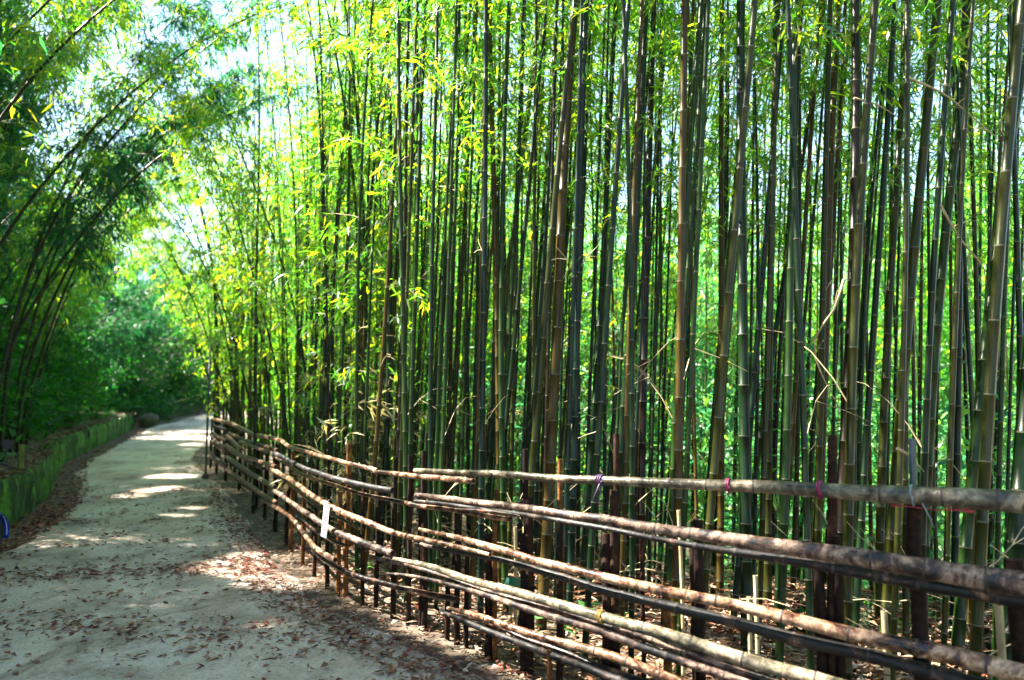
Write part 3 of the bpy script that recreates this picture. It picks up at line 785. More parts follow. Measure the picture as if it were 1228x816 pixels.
# the rest of the grove, nearest first
cand = []
tries = rng.uniform([-14, 2.2], [18, 30], (40000, 2))
dd = side(EDGE_R, tries[:, 0], tries[:, 1])
pxs = CX + FPX * tries[:, 0] / tries[:, 1]
ok = (dd > .28) & (pxs > 225) & (pxs < 1330) & (dd < 22)
tries = tries[ok]; dd = dd[ok]
P0 = np.array(placed)
cells = {}
def far_enough(p, r):
    cx, cy = int(p[0] / .6), int(p[1] / .6)
    for i in (-1, 0, 1):
        for j in (-1, 0, 1):
            for q in cells.get((cx + i, cy + j), ()):
                if (p[0] - q[0]) ** 2 + (p[1] - q[1]) ** 2 < r * r: return False
    return True
for p in P0: cells.setdefault((int(p[0] / .6), int(p[1] / .6)), []).append(p)
for p, d_ in zip(tries, dd):
    r_ = float(np.interp(p[0], [-3.5, -1.5, 0, 2, 4], [.25, .28, .32, .36, .41])) * rng.uniform(.55, 1.5)
    if far_enough(p, r_):
        cells.setdefault((int(p[0] / .6), int(p[1] / .6)), []).append(p); cand.append(p)
cand = np.array(cand); cand = cand[np.argsort(np.hypot(cand[:, 0], cand[:, 1]))]
NEAR = 252
print('grove candidates', len(cand))
def lean_for(p, r):
    px = CX + FPX * p[0] / p[1]
    m_ = np.interp(px, [250, 400, 600, 1200], [-.05, .01, .05, .075])
    return unit(np.array([m_ + r.normal() * .022, r.normal() * .028, 1.0]))
MARKS = [(300, 'the fence far end'), (350, 'the wavy far top rail'), (400, 'the red-lettered tag'), (450, 'the dark rail ends'), (505, 'the left end of the near top rail'), (560, 'the hollow rail end'), (615, 'the blue-green leaf'),
         (672, 'the tan stake'), (728, 'the purple cord'), (780, 'the bare mid rail'), (838, 'the short stake'), (883, 'the first magenta cord'), (930, 'the magenta cord gap'), (978, 'the second magenta cord'), (1040, 'the hollow-topped stake'), (1095, 'the grey pipe'), (1150, 'the pink string'), (1215, 'the thick rail end')]
lr = np.random.default_rng(77)
used = {}
for p in cand[:NEAR]:
    px = CX + FPX * p[0] / p[1]
    kind = 'leafy' if px < 470 else ('tall' if p[1] < 9 or lr.random() < .5 else 'leafy')
    if px < 330: kind = 'side'
    dv = lean_for(p, lr); th = lr.uniform(.54, .98)
    tone = list(TONES)[lr.choice(6, p=[.30, .16, .20, .16, .10, .08] if px > 540 else [.12, .05, .30, .33, .16, .04])]
    e = plant_stalk(kind, int(lr.integers(0, 6)), (p[0], p[1], gz(*p) - .05), dv, 'x', GRP, lr.uniform(.85, 1.12), th, lr.uniform(0, 6.28), tone=tone)
    mk = min(MARKS, key=lambda m_: abs(m_[0] - px))[1]
    row = int(side(EDGE_R, p[0], p[1])[0] / 1.1)
    where = ['just behind', 'one row behind', 'two rows behind', 'three rows behind', 'well behind', 'far behind'][min(row, 5)]
    ln = 'leaning left' if dv[0] < -.015 else 'upright' if dv[0] < .05 else 'leaning right' if dv[0] < .10 else 'strongly tilted right'
    sz = 'thin' if th < .68 else 'thick' if th > .86 else 'mid-sized'
    lb = f'{sz} {tone} culm {ln} {where} {mk}'
    if len(lb.split()) > 16: lb = lb.replace('strongly tilted', 'tilted').split(' ', 1)[1]
    if len(lb.split()) > 16: lb = lb.replace(' upright', '')
    e['label'] = lb

# openings cut into the canopy along the sun's direction to light path, fence and floor
SUNV = np.array(sdir)
OPEN = []
for px, py, r_ in [(300, 688, .50), (325, 692, .48), (345, 702, .42), (280, 684, .4), (360, 680, .4), (310, 672, .34), (160, 598, .36), (182, 592, .34), (210, 588, .34), (240, 612, .25), (225, 622, .25), (200, 735, .15), (330, 760, .14)]:
    OPEN.append((on_ground(px, py), r_))
for px, py, r_, off in [(560, 600, .5, 0), (620, 640, .55, 0), (680, 660, .55, 0), (740, 650, .5, 0), (800, 680, .5, 0), (860, 620, .45, 0), (460, 600, .45, 0), (400, 590, .5, 0), (350, 570, .5, 0), (690, 760, .5, -.8), (780, 780, .5, -.8), (620, 750, .5, -.7), (600, 560, .6, -1), (700, 500, .8, -1.5), (480, 560, .5, -.5), (540, 520, .8, -1.2), (850, 480, .7, -1.6), (420, 480, .7, -1.2)]:
    OPEN.append((fence_at(px, py, off), r_))
for px, py, dp, r_ in [(208, 385, 27, 1.5), (185, 345, 25, 1.1), (140, 250, 22, 1.2), (225, 420, 28, 1.0), (110, 430, 17, .5), (180, 450, 25, .6)]: OPEN.append((at(px, py, dp), r_))
og = np.random.default_rng(17)
for px in range(330, 960, 14):
    for _ in range(2): OPEN.append((fence_at(px + og.uniform(-7, 7), np.interp(px, [330, 500, 960], [575, 650, 680]) + og.uniform(-60, 60), og.uniform(-.1, .2)), og.uniform(.16, .42)))
def keep_leaf(B):
    k = np.ones(len(B), bool)
    rr = np.random.default_rng(len(B)).random(len(B))
    for c, r_ in OPEN:
        v = B - c; t = v @ SUNV
        d2 = np.linalg.norm(v - t[:, None] * SUNV, axis=1)
        k &= ~((t > 1.0) & (d2 < r_) & (rr > .07))
    return k

# the deeper grove reads as one mass: culms and leaves joined
def mass(name, spots, kindf, seed, leaf_m, culm_m, lean=None, label=None, hscale=(.85, 1.2), hfun=None):
    r = np.random.default_rng(seed)
    cm = []; cf = []; nv = 0; LV = []
    for p in spots:
        kind = kindf(p); H = r.uniform(8.5, 12.5) * (hfun(p) if hfun else 1)
        d = lean(p, r) if lean else unit(np.array([r.normal() * .05, r.normal() * .05, 1]))
        n = 9; t = np.linspace(0, 1, n); az = r.uniform(0, 6.28); bd = r.uniform(.2, 1.6)
        C = np.array(p[:3])[None] + d[None] * (H * t)[:, None] + np.stack([bd * t ** 2.3 * math.cos(az), bd * t ** 2.3 * math.sin(az), -.2 * bd * t ** 3], 1)
        R = r.uniform(.016, .028) * (1 - .8 * t)
        a = np.arange(6) * PI / 3
        ring = np.stack([np.cos(a), np.sin(a), 0 * a], 1)
        V = (C[:, None] + R[:, None, None] * ring[None]).reshape(-1, 3)
        base = np.arange((n - 1) * 6).reshape(n - 1, 6); nxt = np.roll(base, -1, 1)
        cf.append(np.stack([base, nxt, nxt + 6, base + 6], -1).reshape(-1, 4) + nv); cm.append(V); nv += len(V)
        z0 = kind[0]; nl = int(kind[1] * r.uniform(.7, 1.3)); sz = kind[2]
        ncl = max(4, nl // 12)
        tt = z0 + (1 - z0) * r.random(ncl) ** .85
        cc = np.stack([np.interp(tt, t, C[:, k]) for k in range(3)], 1)
        rad = (.95 * (1.1 - .6 * tt) * r.uniform(.15, 1, ncl))[:, None]
        da = r.uniform(0, 6.28, ncl)
        cc = cc + rad * np.stack([np.cos(da), np.sin(da), r.uniform(-.2, .5, ncl)], 1)
        B = np.repeat(cc, 12, 0) + r.normal(size=(ncl * 12, 3)) * .16
        D = r.normal(size=(ncl * 12, 3)) * .7 + np.array([0, 0, -.55])
        L = r.uniform(.12, .2, ncl * 12) * sz
        Wd = L * r.uniform(.13, .2, ncl * 12)
        kk = keep_leaf(B)
        if kk.any(): LV.append(leaves(B[kk], D[kk], L[kk], Wd[kk]))
    V1 = np.concatenate(cm); F1 = np.concatenate(cf); V2, F2 = leaf_join(LV)
    V = np.concatenate([V1, V2]); F = np.concatenate([F1, F2 + len(V1)])
    o = mesh_obj(name, V, F, [culm_m, leaf_m], fmat=np.concatenate([np.zeros(len(F1), int), np.ones(len(F2), int)]), smooth=np.concatenate([np.ones(len(F1), bool), np.zeros(len(F2), bool)]))
    tag(o, label, None, None, 'stuff')
    print(name, len(spots), len(F))
    return o
M['culm_far'] = culm_mat('far_culm', [(0, (.015, .035, .01)), (1, (.035, .042, .01))], .4)
rest = cand[NEAR:]
rp = CX + FPX * rest[:, 0] / rest[:, 1]; pick = np.vstack([rest[rp < 880][lr.permutation(int((rp < 880).sum()))[:340]], rest[rp >= 880][lr.permutation(int((rp >= 880).sum()))[:130]]]); xl = rest[rp < 500]; pick = np.vstack([pick, xl[lr.permutation(len(xl))[:220]]])
mid_spots = np.column_stack([pick, ground(pick[:, 0], pick[:, 1]) - .05])
mass('deep_bamboo_grove', mid_spots, lambda p: (.14 if CX + FPX * p[0] / p[1] < 520 else .36, 130, 1.15), 21, M['leaf'], M['culm_far'], lean_for, 'dense bamboo grove receding behind the fence')
fr = np.random.default_rng(8)
def sector(n_, az0, az1, d0, d1, gap, r, pw=1.0):
    az = r.uniform(az0, az1, n_ * 4); ds = d0 + (d1 - d0) * r.random(n_ * 4) ** pw
    x, y = ds * np.sin(az), ds * np.cos(az); k = side(EDGE_R, x, y) > gap; x, y = x[k][:n_], y[k][:n_]
    return np.column_stack([x, y, ground(x, y)])
fx = sector(330, -.33, .80, 21, 42, 1.0, fr) - [0, 0, .1]
fpx = CX + FPX * fx[:, 0] / fx[:, 1]
warm = fpx + fr.normal(size=len(fx)) * 60 < 560
warm |= fpx > 960 + fr.normal(size=len(fx)) * 60
warm |= fr.random(len(fx)) < .28
mass('distant_bamboo', fx[warm], lambda p: (.03, 1500, 1.7), 22, M['leaf_far'], M['culm_far'], None, 'yellow-green bamboo, tinted as if sunlit, closing the view beyond the grove', hfun=lambda p: .98)
mass('distant_bamboo', fx[~warm], lambda p: (.03, 1350, 1.7), 27, M['leaf_cool'], M['culm_far'], None, 'cool green bamboo closing the view beyond the middle of the grove', hfun=lambda p: .82)
def low_leaves(name, pts, h, mat, seed, label, size=(.12, .24), wd=(.16, .3), per=12, spread=.28):
    r = np.random.default_rng(seed); n = len(pts)
    C = np.array(pts) + np.stack([0 * r.random(n), 0 * r.random(n), h * r.random(n) ** 1.4], 1)
    B = np.repeat(C, per, 0) + r.normal(size=(n * per, 3)) * spread
    D = r.normal(size=(n * per, 3)) * .8 + [0, 0, -.2]; L = r.uniform(*size, n * per)
    V, F = leaves(B, D, L, L * r.uniform(*wd, n * per), .12)
    return tag(mesh_obj(name, V, F, mat), label, None, None, 'stuff')
ug = sector(4600, -.33, .72, 8, 26, 3.5, fr); ug = ug[(CX + FPX * ug[:, 0] / ug[:, 1] > 850) | (fr.random(len(ug)) < .4)]
low_leaves('undergrowth', ug, 3.2, M['leaf_cool'], 71, 'low green undergrowth between the culms deep in the grove')
# the grove and the bank also go on behind the camera and shade it
bx = []
while len(bx) < 90:
    x, y = fr.uniform(2.5, 15), fr.uniform(-9, 3)
    if side(EDGE_R, x, y)[0] > .6 and CX + FPX * x / max(y, .3) > 1400: bx.append((x, y, gz(x, y)))
while len(bx) < 130:
    x, y = fr.uniform(-13, -6.2), fr.uniform(-9, 4.5)
    bx.append((x, y, .9))
cx_ = []
while len(cx_) < 115:
    p = bank_near(fr.uniform(-4, 9.0), fr.uniform(.7, 6)); cx_.append(p + [0, 0, -.1])
mass('bank_canopy', np.array(cx_), lambda p: (.36, 1800, 1.5), 25, M['leaf_teal'], M['culm_dark'], lambda p, r: unit(np.array([.22 + r.normal() * .1, r.normal() * .1, 1.0])), 'bamboo leaning from the bank over the near path')
cx_ = []
while len(cx_) < 46:
    p = bank_near(fr.uniform(10.5, 17.0), fr.uniform(1.6, 6.5)); cx_.append(p + [0, 0, -.1])
mass('bank_thicket', np.array(cx_), lambda p: (.46, 1300, 1.4), 26, M['leaf'], M['culm_dark'], lambda p, r: unit(np.array([.12 + r.normal() * .08, r.normal() * .1, 1.0])), 'bamboo thicket leaning from the bank over the far path')
mass('grove_behind', np.array(bx), lambda p: (.3, 500, 1.3), 23, M['leaf'], M['culm_far'], None, 'bamboo continuing along the path behind the viewer')

# ================================================================== LEFT BANK
ARCH = [  # y of the wall station, metres behind the wall, height, reach, drift in y, radius
    (9.2, 1.0, 8.5, 3.6, .3, .036), (9.8, 1.6, 9.0, 3.2, .8, .034), (10.6, .9, 8.6, 4.2, 1.0, .034), (11.5, 1.8, 9.5, 4.0, .5, .032), (12.4, .8, 8.2, 4.6, 1.4, .032),
    (13.0, 2.2, 9.6, 3.4, .2, .034), (14.2, 1.0, 8.6, 5.0, 1.0, .030), (15.0, 2.6, 10, 4.4, .8, .032), (16.2, 1.2, 8.8, 5.2, 1.5, .030), (17.5, 1.9, 9.6, 5.2, 1.0, .030),
    (18.8, 1.2, 9.0, 5.6, 1.2, .030), (20.2, 2.0, 9.4, 5.4, .6, .030), (21.8, 1.4, 9.2, 5.4, 1.0, .028), (23.6, 2.2, 9.8, 5.2, .5, .028), (25.5, 1.6, 9.4, 5.0, 1.0, .028), (27.5, 2.4, 10, 4.5, .4, .028),
    (29.5, 1.8, 9, 4.2, .3, .028), (10.2, 2.6, 10, 2.8, .2, .034), (12.0, 3.0, 10.5, 3.2, .6, .034), (16.8, 3.4, 11, 3.4, .5, .03)]
ARCH += [(11.6, .5, 9.4, 4.4, .6, .034), (12.7, .6, 9.8, 3.8, .5, .032), (13.5, .5, 9.0, 5.2, .9, .032), (14.4, .7, 10.2, 4.4, .5, .03), (15.6, .6, 9.2, 5.6, .8, .03), (17.0, .6, 10.0, 5.2, .9, .03), (13.0, 1.4, 10.6, 3.0, .3, .034), (15.2, 1.6, 10.8, 3.6, .3, .03),
    (11.0, 3.4, 10.0, 5.0, 1.5, .032), (14.6, 3.8, 10.5, 5.6, 1.2, .03), (18.2, 3.0, 9.8, 6.4, 1.6, .03), (21.0, 3.4, 10.4, 6.4, 1.0, .028), (24.6, 3.0, 9.4, 6.6, .8, .028), (26.6, 1.2, 8.6, 6.0, .6, .028)]
ar = np.random.default_rng(31)
for q, (y, d, H, R_, dy, rad) in enumerate(ARCH):
    if y > 12.6: R_ *= .72
    if y > 15.8: H, R_ = H * (.84 if y < 20.5 else .72 if y < 24 else .60), R_ * .95
    b0 = bank_near(y, d); n = 30; t = np.linspace(0, 1, n)
    P = np.stack([R_ * t ** 2.0 + .05 * np.sin(t * 9 + q), dy * t ** 1.6, H * (t - .16 * t ** 3.2)], 1); P -= P[0]
    lb = ('long' if R_ > 4.9 else 'steep' if R_ < 3.7 else 'curving') + (' thick' if rad > .033 else '') + ' dark arching bamboo ' + ('at the wall top ' if d < 1.15 else 'just behind the ledge ' if d < 2.1 else 'higher on the bank ' if d < 2.9 else 'far up the bank ') + \
        ('by the left picture edge' if y < 11.2 else 'at the curve of the wall' if y < 14.4 else 'above the middle of the wall' if y < 18 else 'above the far wall' if y < 22.5 else 'near the wall end before the boulder' if y < 26 else 'right beside the boulder')
    e = empty('arching_bamboo', b0, lb, 'bamboo', 'bamboos arching over the path from the bank')
    cu = culm_mesh('culm', P, rad, .008, 8, [M['culm_dark'], M['node_ring']]); COL.objects.link(cu); cu.parent = e
    f, tw = foliage(P, (.40 if q % 3 else .48) if y < 19 else .27, 5.5 if 12.4 < y < 16 else 3.6, 700 + q, (.13, .22), .7, 1.15)
    kk = keep_leaf(f[0] + b0)
    V, F = leaves(*[q_[kk] for q_ in f])
    o = mesh_obj('foliage', V, F, M['leaf_teal'] if 11.5 < y < 15.8 or y > 24 else M['leaf'], e); o['kind'] = 'stuff'  # shade-toned teal or yellowish leaf by station; yellow stands for backlit glow
    o = tw.build('twig', M['twig'], e); o['kind'] = 'stuff'

RARCH = [  # photo x of the base, depth, height, reach to the left, radius
    (262, 20.5, 8.5, 2.6, .028), (285, 17.0, 8.0, 2.4, .028), (300, 15.5, 8.6, 2.0, .026), (318, 14.5, 7.6, 2.4, .026), (335, 13.0, 7.8, 1.7, .026), (272, 24, 9.5, 3.6, .03), (290, 22, 9, 3.2, .028), (352, 12.2, 7.4, 1.4, .024), (268, 28, 10.5, 4.2, .03), (280, 32, 11, 4.0, .03), (310, 26, 10, 3.6, .03), (375, 11.0, 7.2, 1.2, .024)]
for q, (px, y, H, R_, rad) in enumerate(RARCH):
    x = (px - CX) / FPX * y; b0 = np.array([x, y, gz(x, y) - .05]); n = 28; t = np.linspace(0, 1, n)
    P = np.stack([-1.3 * R_ * t ** 1.8 + .05 * np.sin(t * 8 + q), -.5 * t ** 2, H * (t - .10 * t ** 3)], 1); P -= P[0]
    dn = side(EDGE_R, x, y)[0]
    e = empty('arching_bamboo', b0, ('slender' if rad < .027 else 'tall') + ' leafy bamboo arching left over the path from ' + ['the very end of the fence', 'behind the twin end rails', 'beside the path-side green culm', 'behind the sagging far rails', 'behind the first far post', 'the grove past the fence end', 'the grove a step right of the fence end', 'left of the red-lettered tag', 'the bend beyond the marker pole', 'the inner side of the bend', 'the lit thicket behind the far rails', 'above the red-lettered tag'][q], 'bamboo', 'bamboos arching over the path from the grove')
    cu = culm_mesh('culm', P, rad, .006, 8, [M['culm_dark'], M['node_ring']]); COL.objects.link(cu); cu.parent = e
    f, tw = foliage(P, .30, 2.6, 800 + q, (.12, .2), .6, 1.1)
    V, F = leaves(*f); o = mesh_obj('foliage', V, F, M['leaf'], e); o['kind'] = 'stuff'
    o = tw.build('twig', M['twig'], e); o['kind'] = 'stuff'

# broad-leaved shrubs on the bank
def shrub(base, R_, H, n, seed, label, mat, group=None, leaf=(.10, .20), nm='shrub', cat='shrub'):
    r = np.random.default_rng(seed)
    e = empty(nm, base, label, cat, group)
    mb = MB(); B = []; D = []
    nb = 9
    for k in range(nb):
        az = k * 2.4 + r.uniform(-.4, .4); el = r.uniform(.7, 1.4); ln = H * r.uniform(.7, 1.05)
        tip = np.array([math.cos(az) * math.cos(el) * R_ * 1.3, math.sin(az) * math.cos(el) * R_ * 1.3, ln * .95])
        pts = np.array([tip * t ** np.array([1.0, 1.0, .8]) for t in np.linspace(0, 1, 5)])
        mb.tube(pts, np.linspace(.018, .004, 5), 5, 0, False)
        for _ in range(7):
            c = pts[r.integers(2, 5)] + r.normal(size=3) * [R_ * .34, R_ * .34, H * .16]
            m_ = max(3, int(n / (nb * 7)))
            dirs = r.normal(size=(m_, 3)) * .8 + unit(c * [1, 1, .3]) + [0, 0, -.15]
            B.append(c + r.normal(size=(m_, 3)) * .17 * R_ ** .5); D.append(dirs)
    B = np.concatenate(B); D = np.concatenate(D); B[:, 2] = np.maximum(B[:, 2], .03)
    L = r.uniform(*leaf, len(B))
    V, F = leaves(B, D, L, L * r.uniform(.42, .6, len(B)), .12)
    o = mesh_obj('foliage', V, F, mat, e); o['kind'] = 'stuff'
    o = mb.build('stem', M['culm_dark'], e); o['kind'] = 'stuff'
    return e
SH = [(11.2, 1.6, .8, 1.5, 'dark low shrub on the bank near the left edge behind the leaf-strewn ledge'), (13.2, 1.2, .8, 1.3, 'shrub with glossy leaves on the ledge where the wall curves'), (14.8, 2.0, 1.1, 2.2, 'tall shrub rising dark behind the curve of the wall'),
      (17.2, 1.3, .9, 1.6, 'bushy shrub overhanging the middle of the mossy wall'), (19.6, 2.2, 1.3, 2.8, 'tall dense shrub under the arching bamboo'), (22.0, 1.4, 1.1, 2.0, 'rounded green shrub above the far part of the wall'),
      (24.5, 2.4, 1.6, 3.6, 'large leafy shrub with bright crown above the far wall'), (27.0, 1.8, 1.6, 3.2, 'big green shrub leaning out over the end of the wall'), (29.5, 2.8, 1.9, 4.4, 'tallest leafy shrub behind the boulder')]
for q, (y, d, R_, H, lb) in enumerate(SH):
    shrub(bank_near(y, d), R_, H, int(700 + 500 * R_), 40 + q, lb, M['leaf_broad'], 'shrubs on the bank')
for q, (m_, d, R_, H, lb) in enumerate([(1.5, 1.3, 1.2, 2.2, 'green shrub on the bank straight behind the boulder'), (4.0, 2.4, 1.7, 3.8, 'dark shrub closing the view where the path bends'), (6.0, 1.3, 1.0, 1.6, 'low shrub at the outer foot of the bend'), (8.5, 2.4, 1.8, 3.8, 'tall shrub on the outer side of the bend'), (12, 2.0, 1.8, 3.6, 'dark shrub half hidden by the last culms of the fence'), (17, 2.0, 1.8, 3.5, 'shrub seen through the culms past the end of the fence'), (3.0, 4.6, 2.2, 5.0, 'big dark shrub high on the bank above the bend'), (9.5, 5.0, 2.2, 5.0, 'big shrub high on the bank behind the marker pole')]):
    shrub(bend_pt(m_, d), R_, H, 1700, 60 + q, lb, M['leaf_broad'], 'shrubs on the bank')

for q, (y, d, R_, H, lb) in enumerate([(12.4, 1.9, .8, 1.7, 'dark shrub crowding the stems at the curve of the wall'), (16.0, .9, .75, 1.2, 'low shrub spilling over the wall just past its curve'), (18.4, 1.0, .8, 1.3, 'low shrub spilling over the middle of the wall'), (20.8, .9, .8, 1.4, 'bright low shrub spilling over the far wall'), (23.2, 1.0, .9, 1.6, 'leafy shrub hanging over the far third of the wall'), (25.6, 1.0, 1.0, 1.9, 'full shrub hanging over the wall before the grey rock'), (29.2, 1.1, 1.1, 2.2, 'full green shrub crowding the end of the wall')]):
    shrub(bank_near(y, d), R_, H, int(800 + 400 * R_), 80 + q, lb, M['leaf_broad'], 'shrubs on the bank')

# ferns: arching fronds with leaflets
def fern_proto(seed):
    r = np.random.default_rng(seed); st = MB(); B = []; D = []; L = []; U = []
    for k in range(9):
        az = k * 2.4 + r.uniform(-.3, .3); ln = r.uniform(.4, .7)
        t = np.linspace(0, 1, 10)
        h = np.array([math.cos(az), math.sin(az), 0])
        P = h[None] * (ln * .85 * t)[:, None] + np.array([0, 0, 1.])[None] * (ln * (.95 * t - .75 * t ** 2))[:, None]
        st.tube(P[::3], np.linspace(.004, .0015, len(P[::3])), 3, 0, False)
        sd_ = np.array([-h[1], h[0], 0])
        for i in range(1, 10):
            for s in (-1, 1):
                B.append(P[i]); D.append(s * sd_ + .4 * h + [0, 0, -.1]); L.append(.16 * math.sin(PI * (.12 + .86 * t[i])) + .02); U.append([0, 0, 1.0])
    V, F = leaves(np.array(B), np.array(D), np.array(L), np.array(L) * .32, .08, np.array(U))
    return [('frond', mesh_obj('frond', V, F, M['fern'], link=False).data), ('stem', st.build('stem', M['twig'], None, False).data)]
FP = [fern_proto(s) for s in (1, 2, 3)]
fe = np.random.default_rng(5)
for q in range(46):
    if q < 24: b0 = bank_near(fe.uniform(12, 31), fe.uniform(.35, 1.3))
    else: b0 = bend_pt(fe.uniform(0.3, 13), fe.uniform(.25, 2.2))
    e = empty('fern', b0, 'small green fern on the ledge above the mossy wall' if q < 24 else 'green fern on the bank beyond the boulder', 'fern', 'ferns on the wall ledge' if q < 24 else 'ferns on the bank at the bend')
    e.rotation_euler = (0, 0, fe.uniform(0, 6)); s = fe.uniform(.7, 1.3) * (1 if q < 24 else 1.5); e.scale = (s, s, s)
    for nm, me in FP[q % 3]:
        o = bpy.data.objects.new(nm, me); COL.objects.link(o); o.parent = e; o['kind'] = 'stuff'

# hill forest above the bank, one mass
hs = []
hr = np.random.default_rng(12)
while len(hs) < 400:
    m_ = hr.uniform(-30, 34); d = hr.uniform(2.6, 16); p = bend_pt(m_, d); hs.append(p)
for _ in range(90): hs.append(bend_pt(hr.uniform(-17, -3), hr.uniform(2.6, 9)))
for _ in range(30): hs.append(bend_pt(hr.uniform(-10, 4), hr.uniform(1.6, 6)))
mass('hill_bamboo', np.array(hs), lambda p: (.03, 1300, 1.7), 24, M['leaf_teal'], M['culm_far'], None, 'blue-green bamboo massed on the hill above the bank', hfun=lambda p: float(np.interp(p[1], [18, 26, 33, 36, 40], [1.0, .85, .68, .5, .45])))

bu = [bend_pt(fe.uniform(-26, 20), fe.uniform(1.2, 9)) for _ in range(4200)]
lo = np.array([bend_pt(fe.uniform(-.5, 18), fe.uniform(.05, 2.0)) for _ in range(1500)])
low_leaves('bank_foot_plants', lo, .8, M['leaf_broad'], 73, 'dark leafy ground cover at the foot of the bank round the bend', (.12, .22), (.3, .5), 10, .2)
low_leaves('bank_undergrowth', bu, 2.6, M['leaf_broad'], 72, 'dark broad-leaved undergrowth covering the bank', (.14, .28), (.35, .55), 10, .3)

# boulder and rocks
def rock(name, c, size, seed, mat, label, cat='boulder', flat=.9):
    r = np.random.default_rng(seed)
    import bmesh
    bm = bmesh.new(); bmesh.ops.create_icosphere(bm, subdivisions=3, radius=1)
    dirs = unit(r.normal(size=(14, 3))); offs = r.uniform(.62, .95, 14)
    for v_ in bm.verts:
        p = np.array(v_.co)
        for d_, o_ in zip(dirs, offs):
            k = p @ d_
            if k > o_: p = p - d_ * (k - o_) * .85
        p = p * (1 + .04 * math.sin(9 * p[0] + 5 * p[1]) * math.cos(7 * p[2]))
        v_.co = Vector(p * np.array(size))
    me = bpy.data.meshes.new(name); bm.to_mesh(me); bm.free(); me.materials.append(mat)
    o = bpy.data.objects.new(name, me); COL.objects.link(o); o.location = c; o.rotation_euler = (0, 0, r.uniform(0, 6)); tag(o, label, cat)
    for p in me.polygons: p.use_smooth = True
    return o
m, n, l, b, out = new_mat('mossy_stone')
v = coords(n, l); f1 = noise(n, l, v, 2.5, 6, .7); r = ramp(n, [(.35, (.03, .022, .018)), (.5, (.07, .05, .035)), (.62, (.05, .08, .03)), (.75, (.12, .12, .09))]); l.new(f1, r.inputs[0]); l.new(r.outputs[0], b.inputs['Base Color']); b.inputs['Roughness'].default_value = .9
bump(n, l, noise(n, l, v, 9, 6, .7), b, .8, .05)
M['stone'] = m
M['stone_grey'] = plain_mat('grey_stone', (.17, .17, .2), .85, .4, 6)
q = at(178, 508, 32.0); rock('boulder', (q[0], q[1], float(gy(q[1])) + .24), (.5, .42, .42), 3, M['stone'], 'dark rounded boulder at the far end of the mossy wall')
q = bank_near(25.5, 1.2); rock('rock', (q[0], q[1], q[2] + .45), (.36, .3, .75), 8, M['stone_grey'], 'upright grey rock among ferns above the far end of the wall', 'rock')
# fallen pale stick on the far bank
q0, q1_ = bend_pt(3.5, .5), bend_pt(7.5, .7)
mb = MB(); mb.tube([q0 + [0, 0, .35], (q0 + q1_) / 2 + [0, 0, .42], q1_ + [0, 0, .5]], [.03, .028, .02], 7, 0, True); o = mb.build('fallen_culm', M['dry_twig']); tag(o, 'pale fallen culm lying on the ferny bank at the bend', 'bamboo pole')
# mossy stub post on the ledge
q = at(26, 540, 11.6); q[2] = bank_near(11.6, .8)[2] - .05
mb = MB(); P = np.array([q + [0, 0, h] for h in np.linspace(0, .42, 6)]); mb.tube(P, [.045, .046, .044, .047, .045, .042], 9, 0, True, hollow=1); o = mb.build('stump', [M['moss_post'], M['pole_inside']]); tag(o, 'mossy yellow-green bamboo stump on the ledge above the wall', 'stump')

# ================================================================== SMALL THINGS
# thin dark pole at the far end of the fence
M['pole_paint'] = plain_mat('dark_green_paint', (.012, .035, .035), .4, .2)
q = fence_at(247.5, 540, .35); g0 = gz(q[0], q[1])
e = empty('marker_pole', (q[0], q[1], g0), 'thin dark green pole at the far end of the fence', 'pole')
mb = MB(); mb.tube([(0, 0, -.1), (0, 0, 1.2), (0, 0, 3.1)], [.024, .024, .022], 10); mb.build('pole', M['pole_paint'], e)
mb = MB(); mb.lathe([(.024, 3.1), (.028, 3.11), (.02, 3.14), (0.0005, 3.145)], sides=10); mb.build('cap', M['pole_paint'], e)
mb = MB(); mb.lathe([(.07, 0), (.075, .06), (.05, .12), (.025, .13)], sides=10); mb.build('footing', M['stone'], e)
# grey plastic pipe behind the top rail
M['pvc'] = plain_mat('grey_plastic', (.025, .045, .06), .4, .1)
q = fence_at(1094, 526, -.22); b0 = np.array([q[0] - .05, q[1], gz(q[0], q[1]) - .1])
e = empty('plastic_pipe', b0, 'blue-grey plastic pipe standing upright behind the top rail', 'pipe')
mb = MB(); d = q - b0; mb.tube([d * t for t in (0, .5, 1)], [.0165] * 3, 14, 0, True, hollow=1); mb.build('pipe', [M['pvc'], M['pole_inside']], e)
mb = MB(); mb.tube([d * .55, d * .6], [.020, .020], 14); mb.build('collar', M['pvc'], e)
